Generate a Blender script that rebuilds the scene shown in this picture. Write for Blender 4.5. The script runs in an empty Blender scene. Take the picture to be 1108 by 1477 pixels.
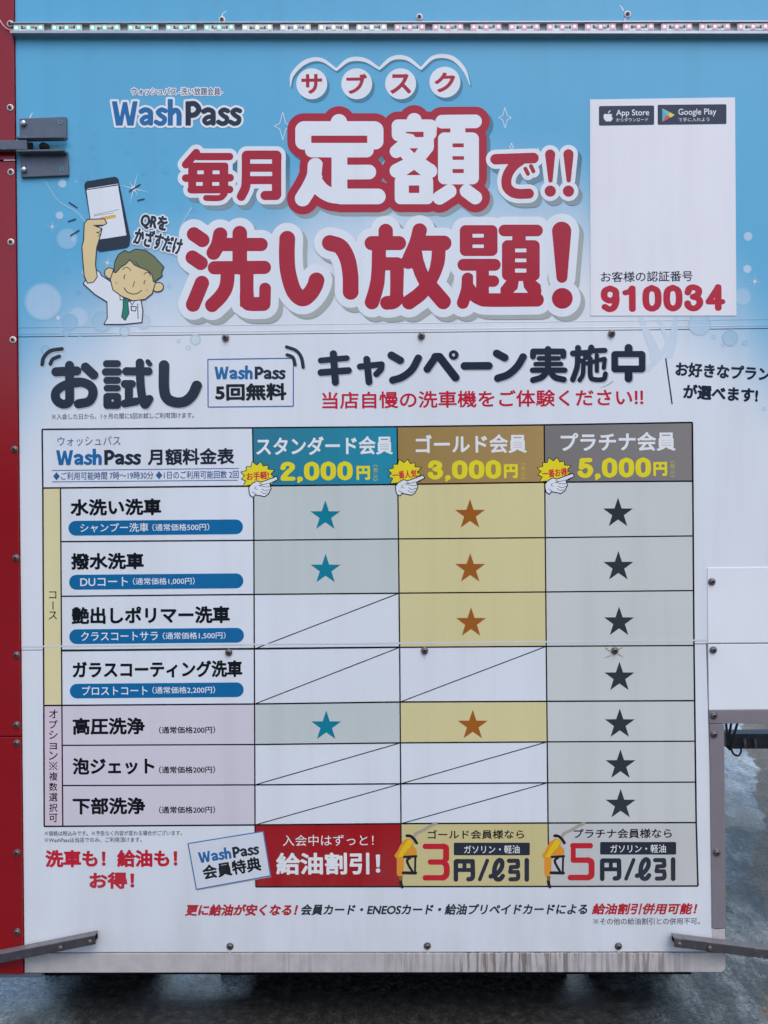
import bpy, bmesh, math, random
import numpy as np
from mathutils import Vector, Matrix
random.seed(7)
SC = bpy.context.scene
COL = SC.collection
# ------------------------------------------------------------------ camera
F_PX, PW, PH = 1115.0, 1108.0, 1477.0
CAM_LOC = np.array([0.0, -1.9, 1.3])
YAW, PITCH, ROLL = 0.01196, 0.00278, -0.00921
MR = (Matrix.Rotation(YAW, 3, 'Z') @ Matrix.Rotation(math.pi/2 + PITCH, 3, 'X') @ Matrix.Rotation(ROLL, 3, 'Z'))
MRN = np.array(MR)
cd = bpy.data.cameras.new('camera'); cam = bpy.data.objects.new('camera', cd); COL.objects.link(cam)
cam.matrix_world = Matrix.Translation(Vector(CAM_LOC)) @ MR.to_4x4()
cd.sensor_fit = 'VERTICAL'; cd.sensor_height = 24.0; cd.lens = 24.0 * F_PX / PH
cd.clip_start = 0.02; cd.clip_end = 2000
SC.camera = cam
# ------------------------------------------------------------------ light
w = bpy.data.worlds.new('World'); SC.world = w; w.use_nodes = True
nt = w.node_tree; bg = nt.nodes['Background']
sky = nt.nodes.new('ShaderNodeTexSky'); sky.sky_type = 'NISHITA'; sky.sun_disc = False
SUN_EL, SUN_AZ = math.radians(55), math.radians(160)      # azimuth clockwise from +Y
sky.sun_elevation = SUN_EL; sky.sun_rotation = SUN_AZ
sky.air_density = 1.0; sky.dust_density = 1.6; sky.ozone_density = 1.0
bg.inputs['Strength'].default_value = 0.15
nt.links.new(sky.outputs[0], bg.inputs['Color'])
ld = bpy.data.lights.new('sun', 'SUN'); ld.energy = 0.55; ld.angle = math.radians(30); ld.color = (1.0, 0.96, 0.92)
sun = bpy.data.objects.new('sun', ld); COL.objects.link(sun)
sdir = Vector((math.sin(SUN_AZ)*math.cos(SUN_EL), math.cos(SUN_AZ)*math.cos(SUN_EL), math.sin(SUN_EL)))
sun.rotation_euler = sdir.to_track_quat('Z', 'Y').to_euler(); sun.location = (0, -3, 6)
SC.view_settings.view_transform = 'Standard'; SC.view_settings.look = 'None'
SC.view_settings.exposure = 0.80; SC.view_settings.gamma = 1.0

# ------------------------------------------------------------------ plane mapping: a spot of the photographed wall -> metres on the wall
def W(px, py, y=0.0):
    """points (arrays) of the wall plane Y=0, moved straight out of the wall to depth y"""
    px = np.asarray(px, float); py = np.asarray(py, float)
    d = np.stack([(px-PW/2)/F_PX, -(py-PH/2)/F_PX, -np.ones_like(px)], -1) @ MRN.T
    t = -CAM_LOC[1]/d[..., 1]
    p = CAM_LOC + d*t[..., None]
    p[..., 1] = y
    return p
def WV(px, py, y=0.0):
    return Vector(W(px, py, y))
def far(px, py, y):  # where the sight of the gap meets depth y behind the wall
    d = np.array([(px-PW/2)/F_PX, -(py-PH/2)/F_PX, -1.]) @ MRN.T; t = (y-CAM_LOC[1])/d[1]; return Vector(CAM_LOC+d*t)
PXM = 1.9/F_PX            # metres per photo pixel on the wall
# ------------------------------------------------------------------ colours
def lin(h):
    h = h.lstrip('#'); v = [int(h[i:i+2], 16)/255 for i in (0, 2, 4)]
    return np.array([x/12.92 if x <= .04045 else ((x+.055)/1.055)**2.4 for x in v])
LIGHT = np.array([.67, .755, .89])     # how bright a perfectly white wall shows under this sky
def pig(h):
    return np.clip((lin(h)-.004)/LIGHT, .003, .84)
RED = pig('#920C2A'); DRED = pig('#8A0A1C'); NAVY = pig('#1B2436'); BLK = pig('#10141D'); WHITE = pig('#C2CEDF')
BLUE = pig('#1B5F9B'); PILL = pig('#0F5E96'); YEL = pig('#D4C22C'); GREY = pig('#5C616F')
ORANGE = pig('#C98A1E')
SKYB = pig('#519BC8'); CLOUD = pig('#BFCCDE')
def bgcol(x, y):
    x = np.asarray(x, float); y = np.asarray(y, float)
    c = np.clip((x-60)/480, 0, 1); r = np.clip((1090-x)/330, 0, 1)
    m = np.minimum(c, 1)**.8*np.clip(r, 0, 1)**.7
    ymid = 505 - 210*m + 12*np.sin(x*.021) + 8*np.sin(x*.05+1)
    t = np.clip((y-(ymid-120))/235, 0, 1); t = t*t*(3-2*t)
    e = np.exp(-np.clip(x-24, 0, None)/34.)*np.clip((690-y)/200, 0, 1)*.8 + np.exp(-np.clip(1108-x, 0, None)/38.)*np.clip((640-y)/160, 0, 1)*.55
    t = t*(1-np.clip(e, 0, 1))
    return SKYB*(1-t)[..., None] + CLOUD*t[..., None]
def mixc(a, c, k):
    return a*(1-k)+c*k
# ------------------------------------------------------------------ materials
def mat(name):
    m = bpy.data.materials.new(name); m.use_nodes = True
    n = m.node_tree.nodes; return m, n, m.node_tree.links, n['Principled BSDF']
def noise(n, l, scale, detail=4, vec=None, rough=.55, map_scale=None):
    t = n.new('ShaderNodeTexNoise'); t.inputs['Scale'].default_value = scale; t.inputs['Detail'].default_value = detail
    t.inputs['Roughness'].default_value = rough
    tc = n.new('ShaderNodeTexCoord')
    mp = n.new('ShaderNodeMapping'); l.new(tc.outputs['Object'], mp.inputs[0]); l.new(mp.outputs[0], t.inputs['Vector'])
    if map_scale: mp.inputs['Scale'].default_value = map_scale
    return t
def ramp(n, l, src, stops):
    r = n.new('ShaderNodeValToRGB'); l.new(src, r.inputs[0])
    e = r.color_ramp.elements
    while len(e) < len(stops): e.new(.5)
    for k, (p, c) in enumerate(stops):
        e[k].position = p; e[k].color = (*c, 1) if len(c) == 3 else c
    return r
def mixn(n, l, a, b, fac, mode='MIX'):
    x = n.new('ShaderNodeMix'); x.data_type = 'RGBA'; x.blend_type = mode
    for s, v in ((x.inputs[0], fac), (x.inputs[6], a), (x.inputs[7], b)):
        if hasattr(v, 'links') or hasattr(v, 'is_linked'): l.new(v, s)
        elif isinstance(v, (int, float)): s.default_value = v
        else: s.default_value = (*v, 1)
    return x.outputs[2]
def vinyl():
    m, n, l, b = mat('printed_vinyl')
    a = n.new('ShaderNodeAttribute'); a.attribute_name = 'tint'; ge = n.new('ShaderNodeNewGeometry')
    def wn(scale, detail, ms=(1, 1, 1), rough=.55):
        t = noise(n, l, scale, detail, rough=rough, map_scale=ms); mp = t.inputs['Vector'].links[0].from_node; l.new(ge.outputs['Position'], mp.inputs[0]); return t.outputs[0]
    c = mixn(n, l, a.outputs['Color'], ramp(n, l, wn(1.6, 6), [(.32, (.94, .94, .935)), (.68, (1, 1, 1))]).outputs[0], 1.0, 'MULTIPLY')
    c = mixn(n, l, c, ramp(n, l, wn(16, 6, (1, 1, .07)), [(.30, (.93, .925, .91)), (.52, (1, 1, 1))]).outputs[0], .7, 'MULTIPLY')
    c = mixn(n, l, c, ramp(n, l, wn(230, 2), [(.17, (.85, .84, .83)), (.22, (1, 1, 1))]).outputs[0], .7, 'MULTIPLY')
    # road grime splashed up the lowest part of the sheets
    sx = n.new('ShaderNodeSeparateXYZ'); l.new(ge.outputs['Position'], sx.inputs[0])
    mr = n.new('ShaderNodeMapRange'); l.new(sx.outputs[2], mr.inputs[0]); mr.inputs[1].default_value = .62; mr.inputs[2].default_value = .21
    gr = ramp(n, l, wn(9, 8, (1, 1, .35), .65), [(.30, (1, 1, 1)), (.62, (.25, .25, .25))])
    mu = n.new('ShaderNodeMath'); mu.operation = 'MULTIPLY'; l.new(mr.outputs[0], mu.inputs[0]); l.new(gr.outputs[0], mu.inputs[1])
    mu2 = n.new('ShaderNodeMath'); mu2.operation = 'MULTIPLY'; l.new(mu.outputs[0], mu2.inputs[0]); mu2.inputs[1].default_value = .22
    c = mixn(n, l, c, (.30, .285, .27), mu2.outputs[0])
    l.new(c, b.inputs['Base Color'])
    q = n.new('ShaderNodeMapRange'); l.new(wn(6, 5), q.inputs[0]); q.inputs[3].default_value = .14; q.inputs[4].default_value = .32
    l.new(q.outputs[0], b.inputs['Roughness'])
    b.inputs['Specular IOR Level'].default_value = .36
    bp = n.new('ShaderNodeBump'); bp.inputs['Strength'].default_value = .12; bp.inputs['Distance'].default_value = .02
    l.new(wn(2.6, 2), bp.inputs['Height']); l.new(bp.outputs[0], b.inputs['Normal'])
    return m
VINYL = vinyl()
def simple(name, col, rough=.4, metal=0., var=.15, scale=30, bump=.0):
    m, n, l, b = mat(name)
    g = noise(n, l, scale, 6); c = np.array(col)
    r = ramp(n, l, g.outputs[0], [(.3, tuple(c*(1-var))), (.7, tuple(np.clip(c*(1+var), 0, 1)))])
    l.new(r.outputs[0], b.inputs['Base Color']); b.inputs['Metallic'].default_value = metal; b.inputs['Roughness'].default_value = rough
    if bump:
        bp = n.new('ShaderNodeBump'); bp.inputs['Strength'].default_value = bump; bp.inputs['Distance'].default_value = .002
        l.new(g.outputs[0], bp.inputs['Height']); l.new(bp.outputs[0], b.inputs['Normal'])
    return m
M_RED = simple('red_paint', pig('#78061A'), .22, 0, .06, 5)
M_RED.node_tree.nodes['Principled BSDF'].inputs['Specular IOR Level'].default_value = .42
M_WHITE = simple('white_panel_paint', WHITE, .25, 0, .03, 8)
def wear(m, col, thr=.62, scale=34):
    n, l = m.node_tree.nodes, m.node_tree.links; b = n['Principled BSDF']; src = b.inputs['Base Color'].links[0].from_socket
    t = noise(n, l, scale, 8, rough=.7, map_scale=(1, 1, .6)); r = ramp(n, l, t.outputs[0], [(thr, (0, 0, 0)), (thr+.03, (1, 1, 1))])
    l.new(mixn(n, l, src, tuple(col), r.outputs[0]), b.inputs['Base Color'])
M_TRIM = simple('grey_brushed_trim', pig('#6F6F7C')*1.1, .42, .25, .06, 20)
M_STEEL = simple('painted_grey_steel', pig('#4C5668'), .45, .1, .10, 60, .1)
M_ARM = simple('weathered_dark_steel', pig('#36373F'), .55, .0, .22, 45, .2)
M_ARMTOP = simple('sky_lit_steel', pig('#5E6068'), .5, .0, .22, 45, .2)  # paler copy of the arm steel: sky light on the top flange painted in
M_ALU = simple('aluminium_channel', pig('#8E97A6'), .35, .6, .08, 40)
M_HEAD = simple('tarnished_screw_steel', pig('#5C5A60')*1.2, .38, .7, .25, 300)
M_WASH = simple('pale_washer', pig('#C9C4CC'), .5, 0, .1, 200)
M_BOLT = simple('bright_bolt', (.62, .62, .63), .3, .9, .1, 200)
M_DARK = simple('black_socket', (.012, .012, .014), .6, 0, .2, 100)
M_BODY = simple('shade_beam_black', (.009, .0095, .011), .7, 0, .3, 12, .2)
M_BODY.node_tree.nodes['Principled BSDF'].inputs['Specular IOR Level'].default_value = .05
M_PCB = simple('white_module_board', (.80, .83, .81), .5, 0, .1, 120)
M_WIRE = simple('pink_grey_cable', pig('#B894A6'), .45, 0, .1, 50)
wear(M_ARM, (.13, .10, .08), .60, 40); wear(M_STEEL, (.24, .25, .27), .66, 60); wear(M_RED, (.22, .10, .10), .70, 18); wear(M_TRIM, (.20, .19, .20), .66, 25); wear(M_HEAD, (.16, .09, .05), .56, 160)
def emit(name, col, s):
    m, n, l, b = mat(name); b.inputs['Base Color'].default_value = (*col, 1)
    b.inputs['Emission Color'].default_value = (*col, 1); b.inputs['Emission Strength'].default_value = s
    return m
M_LED = {'g': emit('led_green', (.45, 1, .72), 1.3), 'y': emit('led_pale_yellow', (.95, 1, .75), 1.2), 'r': emit('led_red', (1, .35, .48), 1.3)}
def skirt_mat():
    m, n, l, b = mat('rain_streaked_skirt')
    tc = n.new('ShaderNodeTexCoord'); sx = n.new('ShaderNodeSeparateXYZ'); l.new(tc.outputs['Object'], sx.inputs[0])
    s1 = noise(n, l, 95, 5, map_scale=(1, 1, .045), rough=.65); s2 = noise(n, l, 5, 5, map_scale=(1, 1, .25))
    s3 = noise(n, l, 25, 5)
    # where the streaks gather along the skirt
    mr = n.new('ShaderNodeMapRange'); l.new(sx.outputs[0], mr.inputs[0]); mr.inputs[1].default_value = -.52; mr.inputs[2].default_value = .1
    mr2 = n.new('ShaderNodeMapRange'); l.new(sx.outputs[0], mr2.inputs[0]); mr2.inputs[1].default_value = .76; mr2.inputs[2].default_value = .62
    mu = n.new('ShaderNodeMath'); mu.operation = 'MULTIPLY'; l.new(mr.outputs[0], mu.inputs[0]); l.new(mr2.outputs[0], mu.inputs[1])
    r1 = ramp(n, l, s1.outputs[0], [(.47, (0, 0, 0)), (.56, (1, 1, 1))])
    r2 = ramp(n, l, s2.outputs[0], [(.40, (.08, .08, .08)), (.56, (.85, .85, .85))])
    m1 = n.new('ShaderNodeMath'); m1.operation = 'MULTIPLY'; l.new(r1.outputs[0], m1.inputs[0]); l.new(r2.outputs[0], m1.inputs[1])
    m2 = n.new('ShaderNodeMath'); m2.operation = 'MULTIPLY'; l.new(m1.outputs[0], m2.inputs[0]); l.new(mu.outputs[0], m2.inputs[1])
    base = ramp(n, l, s3.outputs[0], [(.3, tuple(pig('#9698A0'))), (.7, tuple(pig('#A6A8B0')))])
    c = mixn(n, l, base.outputs[0], tuple(pig('#625D5B')), m2.outputs[0])
    l.new(c, b.inputs['Base Color']); b.inputs['Roughness'].default_value = .45
    return m
M_SKIRT = skirt_mat()
# ------------------------------------------------------------------ object helpers
def finish(name, me, mats, parent=None):
    o = bpy.data.objects.new(name, me); COL.objects.link(o)
    for m in (mats if isinstance(mats, (list, tuple)) else [mats]):
        if m.name not in [x.name for x in me.materials if x]: me.materials.append(m)
    if parent: adopt(o, parent)
    return o
def adopt(o, parent):
    o.parent = parent
    o.matrix_parent_inverse = world_of(parent).inverted()
def world_of(o):
    mw = Matrix.LocRotScale(o.location, o.rotation_euler, o.scale)
    return (world_of(o.parent) @ o.matrix_parent_inverse @ mw) if o.parent else mw
def thing(name, label, cat, loc, group=None):
    o = bpy.data.objects.new(name, None); COL.objects.link(o); o.location = loc; o.empty_display_size = .05
    o['label'] = label; o['category'] = cat
    if group: o['group'] = group
    return o
def box(bm, x0, x1, y0, y1, z0, z1, mi=0, bev=0.0):
    vs = [bm.verts.new(p) for p in ((x0, y0, z0), (x1, y0, z0), (x1, y1, z0), (x0, y1, z0), (x0, y0, z1), (x1, y0, z1), (x1, y1, z1), (x0, y1, z1))]
    fs = [bm.faces.new([vs[i] for i in q]) for q in ((3, 2, 1, 0), (4, 5, 6, 7), (0, 1, 5, 4), (1, 2, 6, 5), (2, 3, 7, 6), (3, 0, 4, 7))]
    for f in fs: f.material_index = mi
    if bev: bmesh.ops.bevel(bm, geom=list({e for f in fs for e in f.edges}), offset=bev, segments=2, affect='EDGES', profile=.6)
def slab(bm, quad, y0, y1, mi=0, bev=0.0):
    """a plate from four wall points (px), from depth y0 (front, nearer the viewer) to y1"""
    f = [WV(x, y, y0) for x, y in quad]; b = [WV(x, y, y1) for x, y in quad]
    vf = [bm.verts.new(p) for p in f]; vb = [bm.verts.new(p) for p in b]; n = len(f)
    fs = [bm.faces.new(vf[::-1]), bm.faces.new(vb)]
    for i in range(n): fs.append(bm.faces.new((vf[i], vf[(i+1) % n], vb[(i+1) % n], vb[i])))
    for q in fs: q.material_index = mi
    bmesh.ops.recalc_face_normals(bm, faces=fs)
    if bev: bmesh.ops.bevel(bm, geom=list({e for q in fs for e in q.edges}), offset=bev, segments=2, affect='EDGES', profile=.6)
def lathe(bm, prof, n=16, mi=0, c=(0, 0, 0)):
    """profile [(r, depth)] turned about the Y axis, depth towards the viewer (-Y)"""
    rings = []
    for r, d in prof:
        rings.append([bm.verts.new((c[0]+r*math.cos(2*math.pi*k/n), c[1]-d, c[2]+r*math.sin(2*math.pi*k/n))) for k in range(n)] if r > 1e-7 else [bm.verts.new((c[0], c[1]-d, c[2]))])
    for a, b in zip(rings, rings[1:]):
        for k in range(n):
            q = [a[k % len(a)], a[(k+1) % len(a)], b[(k+1) % len(b)], b[k % len(b)]]
            u = list(dict.fromkeys(q))
            if len(u) > 2:
                f = bm.faces.new(u); f.material_index = mi; f.smooth = True
def tube(bm, pts, r, n=8, mi=0):
    pts = [Vector(p) for p in pts]; rings = []
    for i, p in enumerate(pts):
        t = (pts[min(i+1, len(pts)-1)]-pts[max(i-1, 0)]).normalized()
        a = t.cross(Vector((0, 1, .01))).normalized(); b = t.cross(a)
        rings.append([bm.verts.new(p+r*(math.cos(2*math.pi*k/n)*a+math.sin(2*math.pi*k/n)*b)) for k in range(n)])
    for a, b in zip(rings, rings[1:]):
        for k in range(n):
            f = bm.faces.new((a[k], a[(k+1) % n], b[(k+1) % n], b[k])); f.material_index = mi; f.smooth = True
    bm.faces.new(rings[0]); bm.faces.new(rings[-1][::-1])
def bmobj(name, bm, mats, parent=None):
    bmesh.ops.recalc_face_normals(bm, faces=bm.faces[:])
    me = bpy.data.meshes.new(name); bm.to_mesh(me); bm.free()
    return finish(name, me, mats, parent)
# ------------------------------------------------------------------ flat print: signed distance fields meshed by marching squares
def catmull(pts, n=8):
    P = [np.array(p, float) for p in pts]; P = [2*P[0]-P[1]]+P+[2*P[-1]-P[-2]]; out = []
    for i in range(1, len(P)-2):
        for k in range(n):
            t = k/n
            out.append(.5*((2*P[i])+(-P[i-1]+P[i+1])*t+(2*P[i-1]-5*P[i]+4*P[i+1]-P[i+2])*t*t+(-P[i-1]+3*P[i]-3*P[i+1]+P[i+2])*t**3))
    out.append(P[-2]); return np.array(out)
def seg_d(X, Y, a, b, r0, r1=None):
    r1 = r0 if r1 is None else r1
    dx, dy = b[0]-a[0], b[1]-a[1]; L = dx*dx+dy*dy+1e-12
    t = np.clip(((X-a[0])*dx+(Y-a[1])*dy)/L, 0, 1)
    return np.hypot(X-a[0]-t*dx, Y-a[1]-t*dy)-(r0+(r1-r0)*t)
def poly_d(X, Y, segs):
    """signed distance (negative inside, even-odd) to a set of closed outlines given as segments (n,4)"""
    d2 = np.full(X.shape, 1e12); ins = np.zeros(X.shape, bool)
    for x0, y0, x1, y1 in segs:
        dx, dy = x1-x0, y1-y0; L = dx*dx+dy*dy+1e-12
        t = np.clip(((X-x0)*dx+(Y-y0)*dy)/L, 0, 1)
        d2 = np.minimum(d2, (X-x0-t*dx)**2+(Y-y0-t*dy)**2)
        if y0 != y1:
            c = (y0 > Y) != (y1 > Y)
            ins ^= c & (X < dx*(Y-y0)/dy+x0)
    d = np.sqrt(d2); return np.where(ins, -d, d)
def closed(pts):
    p = np.array(pts, float); q = np.roll(p, -1, 0); return np.hstack([p, q])
class Art:
    """shapes in photo pixels, placed on the wall"""
    def __init__(s, ox=0, oy=0, sc=1.):
        s.ox, s.oy, s.sc = ox, oy, sc; s.add = []; s.sub = []
    def _t(s, pts): return [((x/s.sc)+s.ox, (y/s.sc)+s.oy) for x, y in pts]
    def line(s, pts, r, r1=None, sub=False):
        p = s._t(pts); n = len(p)-1; r /= s.sc; r1 = r if r1 is None else r1/s.sc
        for i in range(n): (s.sub if sub else s.add).append(('s', p[i], p[i+1], r+(r1-r)*i/n, r+(r1-r)*(i+1)/n))
        return s
    def curve(s, pts, r, r1=None, n=7): return s.line([tuple(p) for p in catmull(pts, n)], r, r1)
    def curvev(s, pts, rs, n=7):
        p = catmull(pts, n); q = np.interp(np.linspace(0, 1, len(p)), np.linspace(0, 1, len(rs)), rs)
        for i in range(len(p)-1):
            a, b = s._t([tuple(p[i]), tuple(p[i+1])]); s.add.append(('s', a, b, q[i]/s.sc, q[i+1]/s.sc))
        return s
    def dot(s, c, r, sub=False): return s.line([c, (c[0]+.01, c[1])], r, sub=sub)
    def poly(s, pts, sub=False, grow=0.):
        (s.sub if sub else s.add).append(('p', closed(s._t(pts)), grow/s.sc)); return s
    def rr(s, x0, y0, x1, y1, rad, sub=False):
        (x0, y0), (x1, y1) = s._t([(x0, y0), (x1, y1)]); (s.sub if sub else s.add).append(('r', x0, y0, x1, y1, rad/s.sc)); return s
    def ev(s, it, X, Y):
        if it[0] == 's': return seg_d(X, Y, *it[1:])
        if it[0] == 'p': return poly_d(X, Y, it[1])-it[2]
        _, x0, y0, x1, y1, rad = it
        qx = np.abs(X-(x0+x1)/2)-(x1-x0)/2+rad; qy = np.abs(Y-(y0+y1)/2)-(y1-y0)/2+rad
        return np.hypot(np.maximum(qx, 0), np.maximum(qy, 0))+np.minimum(np.maximum(qx, qy), 0)-rad
    def bbox(s):
        xs, ys = [], []
        for it in s.add:
            if it[0] == 's':
                m = max(it[3], it[4]); xs += [it[1][0]-m, it[1][0]+m, it[2][0]-m, it[2][0]+m]; ys += [it[1][1]-m, it[1][1]+m, it[2][1]-m, it[2][1]+m]
            elif it[0] == 'p': xs += [it[1][:, 0].min()-it[2], it[1][:, 0].max()+it[2]]; ys += [it[1][:, 1].min()-it[2], it[1][:, 1].max()+it[2]]
            else: xs += [it[1], it[3]]; ys += [it[2], it[4]]
        return min(xs), min(ys), max(xs), max(ys)
    def field(s, g):
        X, Y = g; F = np.full(X.shape, 1e3)
        for it in s.add: F = np.minimum(F, s.ev(it, X, Y))
        for it in s.sub: F = np.maximum(F, -s.ev(it, X, Y))
        return F
def grid(b, h, pad):
    x0, y0, x1, y1 = b; x = np.arange(x0-pad-h, x1+pad+2*h, h); y = np.arange(y0-pad-h, y1+pad+2*h, h)
    return np.meshgrid(x, y)
def msq(g, F, dx=0., dy=0.):
    """polygons of F<0"""
    X, Y = g; F = F.copy(); F[0, :] = F[-1, :] = 1; F[:, 0] = F[:, -1] = 1
    F[F == 0] = 1e-9
    I = F < 0; V = []; P = []
    c = I[:-1, :-1].astype(int)+I[:-1, 1:]+I[1:, 1:]+I[1:, :-1]
    full = c == 4
    d = np.diff(np.hstack([np.zeros((full.shape[0], 1), int), full.astype(int), np.zeros((full.shape[0], 1), int)]), axis=1)
    rs, cs = np.nonzero(d == 1); re, ce = np.nonzero(d == -1)
    xs, ys = X[0], Y[:, 0]
    for r, a, b in zip(rs, cs, ce):
        k = len(V); V += [(xs[a], ys[r]), (xs[b], ys[r]), (xs[b], ys[r+1]), (xs[a], ys[r+1])]; P.append((k, k+1, k+2, k+3))
    br, bc = np.nonzero((c > 0) & (c < 4))
    off = ((0, 0), (0, 1), (1, 1), (1, 0))
    for r, q in zip(br.tolist(), bc.tolist()):
        poly = []
        for k in range(4):
            a = off[k]; b = off[(k+1) % 4]
            fa = F[r+a[0], q+a[1]]; fb = F[r+b[0], q+b[1]]
            pa = (xs[q+a[1]], ys[r+a[0]])
            if fa < 0: poly.append(pa)
            if (fa < 0) != (fb < 0):
                t = fa/(fa-fb); pb = (xs[q+b[1]], ys[r+b[0]]); poly.append((pa[0]+t*(pb[0]-pa[0]), pa[1]+t*(pb[1]-pa[1])))
        if len(poly) > 2:
            k = len(V); V += poly; P.append(tuple(range(k, k+len(poly))))
    V = np.array(V).reshape(-1, 2)+[dx, dy]
    return V, P
LAYER = 0.00007
def flat(name, parts, parent, label=None):
    """parts: list of (V(px), polys, colour or function, layer) joined into one printed piece"""
    AV, AP, AC = [], [], []; k = 0
    for V, P, c, lay in parts:
        if len(V) == 0: continue
        AV.append(W(V[:, 0], V[:, 1], -LAYER*lay-.0003)); AP += [tuple(i+k for i in p[::-1]) for p in P]; k += len(V)
        cc = c(V[:, 0], V[:, 1]) if callable(c) else np.tile(c, (len(V), 1)); AC.append(np.hstack([cc, np.ones((len(V), 1))]))
    AV = np.vstack(AV); AC = np.vstack(AC)
    cen = (AV.min(0)+AV.max(0))/2; AV = AV-cen
    me = bpy.data.meshes.new(name); me.from_pydata(AV.tolist(), [], AP)
    at = me.color_attributes.new('tint', 'FLOAT_COLOR', 'POINT'); at.data.foreach_set('color', AC.astype(np.float32).ravel())
    me.materials.append(VINYL)
    o = bpy.data.objects.new(name, me); COL.objects.link(o); o.location = cen
    if parent: adopt(o, parent)
    if label: o['label'] = label
    return o
def art(a, col, lay, h=.6, grow=0., dx=0., dy=0.):
    g = grid(a.bbox(), h, max(grow, 0)+1); V, P = msq(g, a.field(g)-grow, dx, dy); return (V, P, col, lay)
def quad(pts, col, lay):
    return (np.array(pts, float), [(0, 1, 2, 3)], col, lay)
def pline(p0, p1, wd, col, lay):
    p0 = np.array(p0, float); p1 = np.array(p1, float); t = (p1-p0)/np.linalg.norm(p1-p0); n = np.array([-t[1], t[0]])*wd/2
    return (np.array([p0-n, p1-n, p1+n, p0+n]), [(0, 1, 2, 3)], col, lay)
def discs(c, r, col, lay, n=28, r0=0.):
    a = np.linspace(0, 2*math.pi, n, endpoint=False); V = np.stack([c[0]+r*np.cos(a), c[1]+r*np.sin(a)], 1)
    if r0 <= 0: return (V, [tuple(range(n))], col, lay)
    V2 = np.stack([c[0]+r0*np.cos(a), c[1]+r0*np.sin(a)], 1)
    return (np.vstack([V, V2]), [(k, (k+1) % n, (k+1) % n+n, k+n) for k in range(n)], col, lay)
# --- type: outlines of Blender's own built-in typeface
_tc = bpy.data.curves.new('type', 'FONT'); _to = bpy.data.objects.new('type', _tc); COL.objects.link(_to); _tc.resolution_u = 4
_G = {}
def _raw(s):
    _tc.body = s; dg = bpy.context.evaluated_depsgraph_get(); dg.update()
    ev = _to.evaluated_get(dg); me = ev.to_mesh()
    n = len(me.vertices); co = np.zeros(n*3); me.vertices.foreach_get('co', co); co = co.reshape(-1, 3)[:, :2]
    cnt = {}
    for p in me.polygons:
        v = list(p.vertices)
        for i in range(len(v)):
            e = (round(float(co[v[i]][0]), 5), round(float(co[v[i]][1]), 5)), (round(float(co[v[(i+1) % len(v)]][0]), 5), round(float(co[v[(i+1) % len(v)]][1]), 5))
            k = (min(e), max(e)); cnt[k] = cnt.get(k, 0)+1
    ev.to_mesh_clear()
    segs = np.array([[a[0], a[1], b[0], b[1]] for (a, b), c in cnt.items() if c == 1]).reshape(-1, 4)
    return co, segs
_BAR = _raw('|')[0][:, 0].max()
def _kome():
    a = .035; P = []; d = .32
    x = [(0, a), (d, d+a), (d+a, d), (a, 0), (d+a, -d), (d, -d-a), (0, -a), (-d, -d-a), (-d-a, -d), (-a, 0), (-d-a, d), (-d, d+a)]
    P.append(closed([(.5+u, .38+v) for u, v in x]))
    for cx, cy in ((0, .27), (0, -.27), (.27, 0), (-.27, 0)): P.append(closed([(.5+cx+.05*math.cos(t), .38+cy+.05*math.sin(t)) for t in np.linspace(0, 5.5, 8)]))
    return np.vstack(P)
def glyph(c):
    if c == '※': _G[c] = (1.0, _kome())
    if c not in _G:
        adv = _raw(c+'|')[0][:, 0].max()-_BAR
        segs = _raw(c)[1] if c not in ' \u3000' else np.zeros((0, 4))
        _G[c] = (adv, segs)
    return _G[c]
def slope(y): return -0.0154+np.interp(y, [0, 480, 930, 1400], [0, .0038, .0075, .0144])
def text(s, x0, x1, y0, y1, bold=0., rot=None, shear=0., track=0., h=None, pad=0., vertical=False):
    """field of one line of type whose ink fills the box x0..x1, y0..y1 (photo px); returns (grid, F, map)"""
    segs = []; pen = 0.
    for c in s:
        adv, g = glyph(c); 
        if len(g): segs.append(g+np.array([pen, 0, pen, 0]))
        pen += adv+track
    A = np.vstack(segs); bx0 = min(A[:, 0].min(), A[:, 2].min())-bold; bx1 = max(A[:, 0].max(), A[:, 2].max())+bold
    by0 = min(A[:, 1].min(), A[:, 3].min())-bold; by1 = max(A[:, 1].max(), A[:, 3].max())+bold
    sx = (x1-x0)/(bx1-bx0); sy = (y1-y0)/(by1-by0); bpx = bold*(sx+sy)/2
    h = h or float(np.clip((y1-y0)/36, .3, .55))
    cx, cy = (x0+x1)/2, (y0+y1)/2
    g = grid((x0, y0, x1, y1), h, pad+1.); X, Y = g; F = np.full(X.shape, 1e3)
    for q in segs:
        S = np.stack([x0+(q[:, 0]-bx0)*sx, y1-(q[:, 1]-by0)*sy, x0+(q[:, 2]-bx0)*sx, y1-(q[:, 3]-by0)*sy], 1)
        m = bpx+pad+1.5*h
        i0 = np.searchsorted(X[0], S[:, [0, 2]].min()-m); i1 = np.searchsorted(X[0], S[:, [0, 2]].max()+m)
        F[:, i0:i1] = np.minimum(F[:, i0:i1], poly_d(X[:, i0:i1], Y[:, i0:i1], S))
    F -= bpx
    k = slope(cy) if rot is None else math.tan(math.radians(rot))
    kv = .0098 if rot is None else -k
    def warp(V):
        u = V[:, 0]-cx; v = V[:, 1]-cy
        if rot is None: return np.stack([cx+u+(kv-shear)*v, cy+v+k*u], 1)
        c_, s_ = math.cos(math.radians(rot)), math.sin(math.radians(rot)); u = u-shear*v
        return np.stack([cx+c_*u-s_*v, cy+s_*u+c_*v], 1)
    return g, F, warp
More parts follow.
